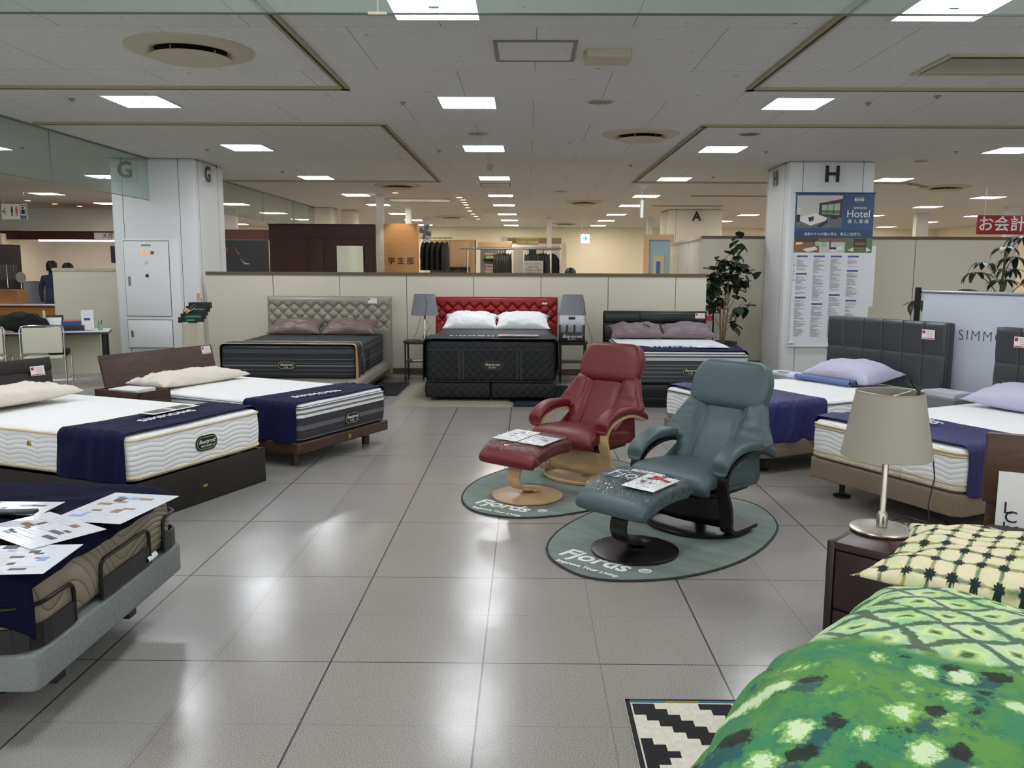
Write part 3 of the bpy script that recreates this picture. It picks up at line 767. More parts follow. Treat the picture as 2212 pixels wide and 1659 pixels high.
# ---- bed 3: beige tufted
b = thing('bed', 'beige upholstered bed with tall diamond-tufted headboard', 'bed', (-3.5, 9.5, 0), .0)
lea = mat('beige_leather', (138, 133, 121), .38, kind='leather', amt=.15)
tufted('headboard', b, -.1, 1.62, .05, 1.12, 2.18, lea, .155, .155, .03, .08, (.72, 1.03), .07)
mb = MB(); mb.rsolid(-.06, 1.62, -.22, 2.1, .06, .247, .1, .07, .01, 4, 6); mb.build('frame', lea, b)
for q in ((.1, .05), (1.48, .05), (1.48, 1.9), (.1, 1.9)): MB().cyl((q[0], q[1], 0), (q[0], q[1], .07), .02, n=12).build('leg', black, b)
price_card(b, (1.37, 2.1, 1.06), (1, 0, 0), (0, 0, 1), .12, .075)
bd = mat_bands('luxe_bands', [(.30, .303, (120, 120, 122)), (.345, .352, (98, 98, 90)), (.385, .40, (84, 87, 90)), (.398, .402, (150, 150, 152)), (.425, .43, (100, 100, 92)), (.47, .474, (110, 112, 114)), (.52, .60, (56, 62, 68))], (36, 38, 41))
t3 = mattress(Matrix.Translation((-3.5, 9.5, 0)), 1.54, 1.98, .25, .62, bd, 'thick charcoal mattress with woven grey bands on the tufted beige bed', mat('dark_piping', (20, 24, 28), .4), (.60, .53), R=.09, y0=0)
brand_patch(t3, (.76, -.009, .40), (1, 0, 0), (0, 0, 1), .21, .10, goldrim)
MB().box(.62, .625, 0, 0, 0, 0).bm.free()
for q in (.7, .82): MB().tube([(1.549, q, .28), (1.549, q, .50)], .006, 6).build('handle_strap', black, t3)
R3 = runner(Matrix.Translation((-3.5, 9.5, 0)), 1.54, .634, .02, .42, .33, .40, mat('charcoal_runner', (40, 45, 50), .55, kind='cloth', amt=.4), 'charcoal bed runner with tan satin hem on the tufted beige bed', seed=11, hem=mat('tan_satin', (182, 148, 108), .4, kind='cloth', amt=.4), wave=.008)
bpy.context.view_layer.update()
txt('lettering', 'SIMMONS', .13, mat('tan_print', (170, 140, 104), .5), R3, (.75, .23, .652), (1, 0, 0), (0, 1, 0), .001, space=1.2)
for k, (xx, s_) in enumerate(((-.36, 'left'), (.36, 'right'))):
    pillow((-2.72+xx, 11.22, .715), .0, .70, .42, .17, taupe, 'shiny taupe pillow on the %s half of the tufted beige bed' % s_, tilt=.32, seed=12+k, wr=.01)
# ---- bed 4: red tufted, black mattress
b = thing('bed', 'bed with red diamond-tufted leather headboard on a black box base', 'bed', (-1.14, 9.35, 0), 0)
rl = mat('red_leather', (136, 8, 15), .38, kind='leather', amt=.15)
tufted('headboard', b, -.12, 1.57, .25, 1.12, 2.3, rl, .15, .15, .028, .06, (.80, 1.04), .09, side_roll=.03)
dq = mat_diamond('black_quilt', (4, 7, 10), .10, .10, .45, .7)
for k in (0, 1): MB().rsolid(.0+.745*k, .735+.745*k, 0, 2.1, .06, .235, .03, .02, .004, 3, 4).build('base_box', dq, b)
for q in ((.12, .1), (1.36, .1), (.74, .1), (.12, 1.95), (1.36, 1.95)): MB().cyl((q[0], q[1], .012), (q[0], q[1], .07), .022, n=14).build('leg', black, b)
price_card(b, (1.36, 2.235, 1.06), (1, 0, 0), (0, 0, 1), .13, .075)
t4 = mattress(Matrix.Translation((-1.14, 9.35, 0)), 1.48, 2.1, .24, .70, dq, 'extra-thick black quilted mattress on the red-headboard bed', None, R=.09, r=.04)
mb = MB()
for zz in (.60, .25): mb.box(.03, 1.45, -.008, .0, zz-.006, zz+.006)
for xx in (.39, .43, 1.04, 1.08): mb.box(xx-.012, xx+.012, -.009, .0, .27, .59)
mb.build('border_trim', mat('black_trim', (8, 10, 13), .4), t4, smooth=False)
brand_patch(t4, (.76, -.006, .43), (1, 0, 0), (0, 0, 1), .25, .115, mat('patch_black', (12, 12, 13), .5), 'Beautyrest', 'BLACK', False, mat('champagne', (214, 200, 150), .4))
R4 = runner(Matrix.Translation((-1.14, 9.35, 0)), 1.48, .712, .0, .55, .42, .33, mat('ink_navy_runner', (8, 13, 26), .7, kind='cloth', amt=.5), 'very dark navy runner draped over the foot of the black mattress', seed=21, wave=.012, off=.012)
MB().rsolid(.05, 1.43, .6, 2.05, .70, .725, .05, .012, 0, 2, 4).build('top_pad', mat_diamond('black_pad', (18, 20, 22), .06, .06, .8, .5), t4)
bpy.context.view_layer.update()
txt('lettering', 'SIMMONS', .12, whitep, R4, (.55, .22, .745), (1, 0, 0), (0, 1, 0), .001, space=1.2)
paper_sheet(flatM((-.09, 9.6, .748), .03), .46, .2, 'glossy magazine with photos lying on the dark runner of the red-headboard bed', 31, 'magazine', 7, cat='magazine', base=mat('tan_paper', (196, 170, 160), .3), th=.004)
for k, (xx, s_) in enumerate(((-.35, 'left'), (.34, 'right'))):
    pillow((-.39+xx, 11.2, .80), .0, .72, .42, .2, cotton, 'plump white pillow on the %s half of the black mattress' % s_, tilt=.34, seed=22+k, wr=.012)
# ---- bed 5: black leather, mauve pillows
b = thing('bed', 'black leather bed with panelled headboard and raised black base, back right', 'bed', (1.10, 9.1, 0), 0)
bl = mat('black_leather', (10, 10, 11), .35, kind='leather', amt=.2)
mb = MB(); mb.box(-.06, 1.34, 2.28, 2.36, .1, .95, bev=.02, seg=3); hb = mb.build('headboard', bl, b)
for z0_, z1_ in ((.79, .93), (.53, .775), (.30, .515)): MB().box(-.05, 1.33, 2.245, 2.29, z0_, z1_, bev=.02, seg=3).build('pad', bl, hb)
mb = MB(); mb.box(-.03, 1.36, -.02, 2.3, .05, .26, bev=.01); mb.box(0, 1.32, .03, 2.2, 0, .05); mb.build('base', mat('black_lacquer', (10, 8, 9), .3), b, ang=30)
box('drawer_line', mat('line_grey', (60, 58, 58), .5), b, 0, 1.33, -.024, -.02, .10, .106)
price_card(b, (1.24, 2.243, .89), (1, 0, 0), (0, 0, 1), .13, .075)
bd5 = mat_bands('luxe_bands5', [(.30, .303, (130, 130, 132)), (.34, .352, (90, 92, 94)), (.385, .40, (96, 99, 102)), (.43, .445, (90, 92, 94)), (.47, .474, (140, 142, 144)), (.52, .65, (176, 178, 180))], (52, 54, 56))
t5 = mattress(Matrix.Translation((1.10, 9.1, 0)), 1.33, 2.1, .265, .60, bd5, 'grey banded mattress with pale patterned top on the black leather bed', mat('dark_piping', (20, 24, 28), .4), (.565,), R=.08)
MB().rsolid(.02, 1.31, .02, 2.05, .588, .606, .07, .01, 0, 2, 6, .01).build('top_panel', mat_quilt('pale_top_quilt', (206, 208, 210), .8, 2, 0, .2, .5), t5, ang=60)
brand_patch(t5, (.70, -.009, .405), (1, 0, 0), (0, 0, 1), .20, .10, goldrim)
R5 = runner(Matrix.Translation((1.10, 9.1, 0)), 1.33, .612, .08, .62, .05, .10, navy, 'navy bed runner lying rumpled on the black leather bed', seed=33, wave=.02)
bpy.context.view_layer.update()
txt('lettering', 'SIMMONS', .13, whitep, R5, (.62, .36, .64), (1, 0, 0), (0, 1, 0), .001, space=1.25)
paper_sheet(flatM((2.10, 9.45, .642), -.05), .36, .16, 'white card with two dark photo panels on the runner of the black leather bed', 34, 'leaflet', 3)
for k, (xx, s_) in enumerate(((-.33, 'left'), (.33, 'right'))):
    pillow((1.77+xx, 11.0, .70), .0, .70, .40, .15, mauve, 'creased mauve pillow on the %s half of the black leather bed' % s_, tilt=.3, seed=42+k, wr=.016)
tag(MB().tube([(1.52, 11.33, .955), (1.54, 11.32, .85), (1.555, 11.2, .78), (1.53, 11.05, .80), (1.56, 10.9, .79), (1.60, 10.85, .77)], .006, 8).build('black_cable', black), 'black power cord running down over the mauve pillow', 'cord')
# ---- beds 6 and 7: grey square-stitched headboards, right
def grey_bed(M, W, label, cardx):
    b = thing('bed', label, 'bed'); b.matrix_world = M
    g6 = mat('grey_leather', (58, 59, 63), .42, kind='leather', amt=.15)
    NX, NZ = 150, 110; H0, H1 = .2, 1.08; yb = 1.92
    def fn(i, j):
        x_ = -.02+(W+.04)*i; z_ = H0+(H1-H0)*j; u = (x_+.02)/(W+.04)*6; v = (H1-z_)/.27
        s1 = abs(math.sin(PI*u)) if .5 < u < 5.5 else 1; s2 = abs(math.sin(PI*v)) if v > .5 else 1
        k = min(s1, 1)**.22*min(s2, 1)**.22
        e = min(i*(W+.04), (1-i)*(W+.04), (1-j)*(H1-H0)); rl = 1-max(0, 1-e/.03)**2
        return (x_, yb-.022*k-.02*rl, z_)
    mb = MB(); mb.grid(fn, NX, NZ); mb.box(-.02, W+.02, yb, yb+.09, .15, H1, bev=.02, seg=3); mb.build('headboard', g6, b, ang=60)
    oak = mat('oak_linen_base', (126, 112, 91), .75, kind='linen')
    MB().rsolid(-.01, W+.01, -.02, 1.92,   .13, .258, .05, .012, 0, 3, 1).build('base', oak, b)
    for q in ((.16, .15), (W-.16, .15), (.16, 1.8), (W-.16, 1.8)):
        MB().lathe([(.055, 0), (.055, .012), (.02, .02), (.018, .06), (.03, .132)], (q[0], q[1], 0), 20).build('leg', black, b)
    price_card(b, (cardx, yb-.046, .98), (1, 0, 0), (0, 0, 1), .12, .08)
    return b
A7 = math.radians(-63.1); W7 = 1.123
M7 = RM(1.918, 5.568, A7); I7 = M7.inverted()
M6 = RM(1.18, 7.10, A7); I6 = M6.inverted()
W6 = 1.21
grey_bed(M6, W6, 'oak-base bed with square-stitched grey headboard right of the teal recliner', W6-.13)
grey_bed(M7, W7, 'oak-base bed with grey headboard at the right edge, nearer of the grey pair', .2)
t6 = mattress(M6, W6-.01, 1.87, .262, .515, whiteq, 'white quilted mattress with grey corner trim on the farther grey-headboard bed', mat('grey_piping', (96, 96, 104), .6), (.49, .29), x0=.005)
t7 = mattress(M7, W7-.01, 1.87, .262, .515, whiteq, 'white quilted mattress with gold piping on the nearer grey-headboard bed', gold, (.490, .472, .312, .284), x0=.005)
navy2 = mat('blue_violet_cloth', (28, 29, 88), .6, kind='cloth', amt=.5)
R6 = runner(M6, W6-.01, .528, .03, .62, .05, .25, navy2, 'blue-violet bed runner on the bed behind the teal recliner', x0=.005, seed=51)
R7 = runner(M7, W7-.01, .528, .04, .62, .03, .25, navy2, 'blue-violet bed runner behind the near table lamp, white wordmark', x0=.005, seed=55)
bpy.context.view_layer.update()
top_text(M7, I7, 'SIMMONS', (1918, 872), (2064, 931), .56, .115, parent=R7)
pillow(M6 @ Vector((.55, 1.60, .60)), A7, .74, .44, .20, lilac, 'pale lilac pillow against the farther grey headboard', tilt=.12, seed=61, wr=.008)
pillow(M7 @ Vector((.52, 1.60, .60)), A7, .84, .44, .17, lilac, 'pale lilac pillow at the right edge on the nearer grey bed', tilt=.12, seed=66, wr=.008)
# rolled posters on bed 6
a_ = P(1672, 803, .56); b_ = P(1845, 829, .56); d_ = (b_-a_).normalized(); n_ = Vector((-d_.y, d_.x, 0))
for k, (o0, o1, c_, mm, s_) in enumerate(((-.0, .55, 0, mat('poster_white', (206, 210, 226), .5), 'white'), (.02, .6, .055, mat('poster_lilac', (196, 198, 220), .5), 'pale lilac'), (.33, .98, -.03, mat('poster_blue', (92, 110, 160), .4, kind='fabric', amt=.1), 'blue-printed'), (.36, 1.0, .03, mat('poster_blue2', (74, 88, 128), .4), 'slate-blue printed'))):
    L_ = (b_-a_).length; p0 = a_+d_*L_*o0+n_*c_; p1 = a_+d_*L_*o1+n_*c_; p0.z = p1.z = .553+.003*k
    mb = MB(); mb.tube([p0, p1], .024, 16); mb.mi = 1; mb.tube([p1-d_*.001, p1+d_*.002], .014, 12)
    tag(mb.build('rolled_poster', [mm, black]), '%s rolled poster lying on the farther grey bed' % s_, 'poster', 'rolled posters on the grey bed')
q = a_+d_*.13; q.z = .584
o = box('label_strip', paper, None, -.07, .07, -.035, .035, -.003, .0); o.matrix_world = flatM(q, math.atan2(d_.y, d_.x)); tag(o, 'white tag with blue lettering around the rolled posters', 'tag')
txt('lettering', 'SIMMONS', .024, mat('blue_print', (44, 70, 130), .5), o, (0, 0, .001), (1, 0, 0), (0, 1, 0), .0005)
# grey bedside between 6 and 7
c = M6 @ Vector((W6+.245, 1.66, 0))
t = thing('bedside_table', 'grey bedside cabinet between the two grey-headboard beds', 'bedside table', c, A7)
box('body', mat('grey_board', (110, 110, 112), .6, kind='linen'), t, -.20, .20, -.2, .2, .02, .53, bev=.004); box('plinth', black, t, -.18, .18, -.18, .18, 0, .02)
for k in range(5):
    o = MB().box(-.15, .15, -.105, .105, 0, .007).build('catalogue', mat('catalogue_white', (196, 200, 206), .5), None, smooth=False, loc=(c.x+.012*nz(k, 3.1), c.y+.012*nz(k*2, 5), .5305+.0075*k), rz=A7+.15*nz(k, 6.6))
    tag(o, 'white catalogue in the pile on the grey bedside cabinet, %s from the bottom' % ords[k], 'catalogue', 'catalogues on the grey cabinet')
# ---- screen behind the grey beds
A8 = A7; s0 = Vector((3.42, 7.39, 0))
t = thing('banner_stand', 'long white banner stand lettered in thin black capitals behind the grey headboards', 'banner', s0, A8)
box('sheet', mat('banner_white', (202, 206, 216), .6), t, .06, 3.3, -.004, .004, .06, 1.315); mb = MB(); mb.tube([(.05, 0, 1.325), (3.32, 0, 1.325)], .016, 12); mb.tube([(.05, 0, .05), (3.32, 0, .05)], .02, 12)
mb.build('rail', mat('alu', (150, 152, 160), .35, .6), t)
mb = MB(); mb.box(-.02, .02, -.015, .015, 0, 1.36); mb.box(.02, .06, -.01, .01, 1.315, 1.335); mb.box(-.15, .15, -.25, .25, 0, .012); mb.build('post', black, t, smooth=False)
mb = MB(); mb.box(3.34, 3.38, -.015, .015, 0, 1.36); mb.box(3.2, 3.5, -.25, .25, 0, .012); mb.build('post', black, t, smooth=False)
a_ = Q(2072, 724, 6.9)
def on_line(px, py):      # where the sight line meets the banner plane
    r = ray(px, py); n = Vector((-math.sin(A8), math.cos(A8), 0)); k = (s0-Vector((0, 0, HCAM))).dot(n)/r.dot(n)
    p = Vector((0, 0, HCAM))+r*k; l = p-s0; return l.x*math.cos(A8)+l.y*math.sin(A8), p.z
u0, z0 = on_line(2073, 724); u1, z1 = on_line(2158, 732)
txt('lettering', 'SIMMONS', .125, ink, t, (u0-.01, -.0055, z0), (1, 0, 0), (0, 0, 1), .001, align='LEFT', space=1.25, off=-.003, sx=.92)
# ---- bed 8: adjustable bed at front left
b = thing('bed', 'adjustable bed with pale heathered grey base and black corner guards, front left', 'bed', (-1.5, 2.42, 0), 0)
hg = mat('heather_grey', (116, 122, 118), .85, kind='linen')
MB().rsolid(-2.1, 0, 0, 1.10, .195, .318, .03, .012, 0, 3, 4).build('base', hg, b)
mb = MB(); mb.box(-2.0, -.2, .15, .20, .12, .195); mb.box(-2.0, -.2, .9, .95, .12, .195); mb.box(-.3, -.24, .15, .95, .12, .195); mb.build('lift_frame', black, b, smooth=False)
for q in ((-.32, .38), (-.32, .93), (-1.8, .38), (-1.8, .93)):
    mb = MB(); mb.box(q[0]-.1, q[0]+.17, q[1]-.03, q[1]+.03, .045, .12); mb.cyl((q[0]-.05, q[1], 0), (q[0]-.05, q[1], .05), .03); mb.build('leg', black, b, ang=40)
lam = mat_quilt('latex_beige', (128, 118, 100), .8, 34, .0, .3, .9)
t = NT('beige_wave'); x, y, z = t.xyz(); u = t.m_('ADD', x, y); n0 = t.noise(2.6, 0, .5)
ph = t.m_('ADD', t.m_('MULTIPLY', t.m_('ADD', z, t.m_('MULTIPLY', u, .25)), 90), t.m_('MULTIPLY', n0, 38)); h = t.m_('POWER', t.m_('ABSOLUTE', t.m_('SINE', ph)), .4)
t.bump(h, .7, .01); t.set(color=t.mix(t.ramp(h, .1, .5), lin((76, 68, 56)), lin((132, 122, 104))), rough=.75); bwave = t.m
t8 = mattress(Matrix.Translation((-1.5, 2.42, 0)), 2.02, 1.06, .322, .56, bwave, 'beige wave-quilted mattress on the adjustable grey bed at front left', None, x0=-2.04, y0=.02, R=.09, r=.05)
def guard(pts_low, pts_up, label):
    """black steel guard: flat plate below, tube rail above following pts"""
    mb = MB(); n = len(pts_low)
    for a, b2 in zip(pts_low, pts_low[1:]):
        A_, B_ = Vector(a), Vector(b2); d = B_-A_; M = Matrix.Translation((A_.x, A_.y, 0)) @ Matrix.Rotation(math.atan2(d.y, d.x), 4, 'Z')
        mb.box(0, d.length, -.003, .003, .325, .40, M=M)
    g_ = mb.build('guard_plate', black, b, smooth=False)
    MB().tube(pts_up, .007, 10).build('guard_rail', dkmetal, b)
x_ = -.004
def railpts(path, zt, zb=.33, r=.035):
    """rounded hoop over a plan path"""
    P0 = [Vector((p[0], p[1], 0)) for p in path]; out = []
    d0 = (P0[1]-P0[0]).normalized(); d1 = (P0[-1]-P0[-2]).normalized()
    out.append((P0[0].x, P0[0].y, zb))
    for k in range(6): a = PI/2*k/5; q = P0[0]+d0*r*(1-math.cos(a)); out.append((q.x, q.y, zt-r+r*math.sin(a)))
    for q in P0[1:-1]: out.append((q.x, q.y, zt))
    for k in range(6): a = PI/2*(1-k/5); q = P0[-1]-d1*r*(1-math.cos(a)); out.append((q.x, q.y, zt-r+r*math.sin(a)))
    out.append((P0[-1].x, P0[-1].y, zb)); return out
cor = [(-.9, -.006), (-.12, -.006), (-.07, .003), (-.03, .025), (-.008, .06), (x_, .10), (x_, .24)]
guard(cor, railpts(cor, .465), 'a')
mid = [(x_, .42), (x_, .55), (x_, .70), (x_, .80)]
guard(mid, railpts(mid, .47), 'b')
far = [(x_, .93), (x_, 1.0), (-.01, 1.05), (-.04, 1.08), (-.1, 1.095)]
guard(far, railpts(far, .47), 'c')
o = thing('mattress_tag', 'white care tag sticking out under the front-left mattress', 'tag', (-1.505, 3.19, .33), 0)
mb = MB(); mb.grid(lambda i, j: (.012*math.sin(j*3), .08*i, .03*j), 6, 6); mb.build('cloth', cotton, o)
# navy throw on bed 8
def throw(i, j):
    y_ = -.02+1.06*i; x_ = -1.9+1.78*j
    hang = 0
    zt = .575+.01*abs(nz(i*6, j*6, 3))+.006*nz(i*14, j*11)
    yy = .0+1.06*i
    ed = .005-.03*abs(nz(i*4, 7.7))+.0
    xx = -1.9+(ed+1.9)*j*1.0
    if i < .12:
        k = (.12-i)/.12; yy = .012; zt = .555-.16*max(0, k-.1)+.02*(1-k)
        yy -= .005*abs(math.sin(j*25))*k
    if j > .93: zt -= .045*((j-.93)/.07)**2
    return (xx, yy, zt)
mb = MB(); mb.grid(throw, 70, 90); o = mb.build('navy_throw', mat('deep_navy_velvet', (9, 10, 36), .95, kind='cloth', amt=.25, spec=.15), None, ang=180, loc=(-1.5, 2.42, 0))
sm = o.modifiers.new('thickness', 'SOLIDIFY'); sm.thickness = .004; sm.offset = 1
tag(o, 'deep navy velvet throw over the adjustable bed at front left', 'throw')
def sheet_at(tl, tr, bl, z, label, seed, pics, **k):
    a, b_, c_ = P(*tl, z), P(*tr, z), P(*bl, z); xd = b_-a; yd = a-c_; ce = (b_+c_)/2; w_ = xd.length; h_ = abs(yd.dot(Vector((-xd.y, xd.x, 0)).normalized()))
    return paper_sheet(flatM(ce, math.atan2(xd.y, xd.x)), w_, h_, label, seed, 'laminated_sheet', pics, base=mat('laminate', (222, 224, 230), .12), **k)
sheet_at((229, 1064), (366, 1071), (130, 1125), .600, 'white laminated sheet with dark furniture photos nearest the bed corner', 72, 12)
sheet_at((75, 1096), (192, 1132), (-20, 1156), .604, 'laminated sheet with blue spot pictures in the middle of the front-left bed', 71, 10)
sheet_at((-20, 1180), (158, 1177), (-80, 1243), .600, 'glossy laminated sheet at the near edge of the front-left bed', 74, 9)
sheet_at((-40, 1084), (133, 1085), (-90, 1112), .598, 'laminated sheet at the left edge of the photo on the front-left bed', 75, 5)
c = P(18, 1122, .60); o = MB().box(-.1, .1, -.02, .02, 0, .015, bev=.006, seg=2).build('remote_control', black, None, loc=(c.x, c.y, .62), rz=.1); tag(o, 'black remote control lying at the left edge of the front-left bed', 'remote control')

# ================================================================ RUGS
def blob_rug(name, cx, cy, rx, ry, rot, m, edge, label, wob=.01, seed=0):
    t = thing(name, label, 'rug', (cx, cy, 0), rot)
    n = 120
    def out(k, ins=0): a = 2*PI*k/n; r_ = 1+wob*nz(math.cos(a)*2+seed, math.sin(a)*2)*2; return ((rx-ins)*math.cos(a)*r_, (ry-ins)*math.sin(a)*r_)
    mb = MB(); mb.prism([out(k, .008) for k in range(n)], .0005, .009); mb.build('pile', m, t, ang=50)
    MB().tube([(*out(k, .004), .006) for k in range(n)], .0065, 8, closed=True).build('binding', edge, t)
    return t
t = NT('sage_carpet'); f = t.noise(1.0, 3, .6, t.scale(None, (2, 9, 1))); f2 = t.noise(240, 2)
t.set(color=t.mix(t.ramp(f, .3, .7), lin((102, 113, 107)), lin((124, 135, 128))), rough=.95); t.bump(f2, .4, .003); sage = t.m
edgem = mat('dark_binding', (46, 48, 48), .9)
trug = blob_rug('oval_rug', .819, 4.682, .55, .90, math.radians(-37.7), sage, edgem, 'oval sage rug under the teal recliner, white lettering and dark edge', seed=1)
rrug = blob_rug('oval_rug', .236, 5.746, .56, .89, math.radians(-30.5), sage, edgem, 'oval sage rug under the red recliner, white lettering and dark edge', seed=5)
rugw = mat('rug_white', (226, 230, 226), .9)
def rug_text(rug, s, pa, pb, size, sx=1., shear=.12, ext=.0006):
    a = P(*pa, .01); b = P(*pb, .01); L = rug.location; Ri = Matrix.Rotation(-rug.rotation_euler.z, 3, 'Z'); c = Ri @ ((a+b)/2-Vector(L)); c.z = .0104; d = Ri @ (b-a); d.z = 0
    return txt('lettering', s, size, rugw, rug, c, d, Vector((-d.y, d.x, 0)), ext, shear=shear, off=size*.022, sx=sx)
rug_text(trug, 'Fjords', (1208, 1189), (1368, 1232), .165, 1.0)
rug_text(trug, 'Improve Your Living', (1216, 1213), (1318, 1241), .045, 1.0)
rug_text(trug, '®', (1380, 1230), (1402, 1237), .08)
rug_text(rrug, 'Fjords', (1026, 1081), (1150, 1104), .155, 1.0)
rug_text(rrug, 'Improve Your Living', (1028, 1096), (1116, 1113), .043, 1.0)
rug_text(rrug, '®', (1160, 1101), (1180, 1106), .075)
def shag(name, x0, x1, y0, y1, m, label, h=.022):
    def fn(i, j):
        e = min(i, 1-i, (j)*((y1-y0)/(x1-x0)), (1-j)*((y1-y0)/(x1-x0)))
        jx = .012*nz(i*40, j*40, 1); jy = .015*nz(i*40, j*40, 7)
        return (x0+(x1-x0)*i+jx, y0+(y1-y0)*j+jy, max(.001, h*min(1, e*25+.05)+.006*nz(i*30, j*60, 3)*min(1, e*20)))
    mb = MB(); mb.grid(fn, 120, 60)
    return tag(mb.build(name, m, None, ang=180), label, 'rug')
shag('shag_rug', -1.50, -.15, 9.08, 10.7, mat('shag_cream', (150, 144, 126), 1., kind='fabric', amt=1., sc=90), 'shaggy cream rug under the left half of the red-headboard bed')
shag('shag_rug', -.14, .55, 9.1, 10.7, mat('shag_navy', (22, 28, 44), 1., kind='fabric', amt=1., sc=90), 'dark navy shaggy rug under the right half of the red-headboard bed')
shag('shag_rug', -1.98, -1.53, 9.85, 11.0, mat('shag_charcoal', (44, 46, 46), 1., kind='fabric', amt=1., sc=90), 'charcoal rug on the floor left of the red-headboard bed', .012)
# black and white zigzag rug
t = thing('flatweave_rug', 'flatwoven rug with black and white stepped zigzags at the bottom right', 'rug', (.352, 2.765, 0), 0)
wv = mat('wool_white', (214, 208, 192), .95, kind='fabric', amt=.5, sc=50); wk = mat('wool_black', (22, 22, 24), .95, kind='fabric', amt=.5, sc=50)
mb = MB(); st = .038; Wd, Ld = .9, 1.3
mb.mi = 0; mb.box(.0, Wd, -Ld, 0, .0005, .008)
mb.mi = 1; mb.box(0, .016, -Ld, 0, .008, .0095); mb.box(0, Wd, -.01, 0, .008, .0095)
for i in range(26):
    for j in range(38):
        px, py = i, j
        tri = abs((j+2) % 28-14)
        v = (i-0+tri*1.0) if True else 0
        # stepped diagonal bands: two cells run, one cell rise
        k = (j-((i)//1)*.5*(1 if True else 1)) % 9
        seg = (j % 24)
        dirn = 1
        k = (j-i+1) % 7
        if j > 8: k = (16-j-i+1) % 7
        if k < 3:
            x0_ = .022+i*st; y0_ = -.03-j*st*.95
            if x0_+st < Wd: mb.box(x0_, x0_+st, y0_-st*.95, y0_, .008, .0088)
mb.mi = 2
for i in range(7):
    mb.mi = 2 if i % 2 else 3; mb.box(.018+i*.12, .018+(i+1)*.12, -.022, -.01, .008, .0094)
mb.build('weave', [wv, wk, mat('wool_olive', (128, 120, 40), .95), mat('wool_blue', (44, 104, 120), .95)], t, smooth=False)

# ================================================================ RECLINERS
def sup(i, e): c = math.cos(i); return math.copysign(abs(c)**e, c)
def sus(i, e): c = math.sin(i); return math.copysign(abs(c)**e, c)
def cushion(name, m, parent, path, thick, half, e=.55, NU=72, crease=None, puff=0.):
    """upholstered slab: path [(y,z,width,thickness)], swept in the y-z plane with super-elliptic section"""
    n = len(path)
    def itp(tv, k):
        f = tv*(n-1); i = min(int(f), n-2); q = f-i; q0 = path[max(i-1, 0)][k]; q1 = path[i][k]; q2 = path[i+1][k]; q3 = path[min(i+2, n-1)][k]
        return .5*((2*q1)+(-q0+q2)*q+(2*q0-5*q1+4*q2-q3)*q*q+(-q0+3*q1-3*q2+q3)*q*q*q)
    def fn(i, j):
        a = 2*PI*i
        y_, z_ = itp(j, 0), itp(j, 1); d = .01; y2, z2 = itp(min(1, j+d), 0), itp(min(1, j+d), 1); y1, z1 = itp(max(0, j-d), 0), itp(max(0, j-d), 1)
        t_ = Vector((y2-y1, z2-z1)); t_ = t_.normalized() if t_.length else Vector((0, 1)); nn = Vector((-t_.y, t_.x))
        w_ = itp(j, 2); th_ = itp(j, 3)
        endf = min(1, (1-abs(2*j-1)**14))**.5; endf = max(endf, .02) if 0 < j < 1 else 0.0
        cx_ = sup(a, e)*w_*(.93+.07*endf) if endf else 0; ct = sus(a, e)*th_*endf
        if endf == 0: cx_ = sup(a, e)*w_*.5; ct = 0
        if crease: ct = crease(cx_, j, ct, th_)
        ct += puff*nz(cx_*9, j*9, parent.location.x)*(1 if ct > 0 else 0)
        return (cx_, y_+nn.x*ct, z_+nn.y*ct)
    mb = MB(); mb.grid(fn, NU, 64, wrapu=True)
    bmesh.ops.remove_doubles(mb.bm, verts=mb.bm.verts[:], dist=.0003)
    return mb.build(name, m, parent, ang=180)
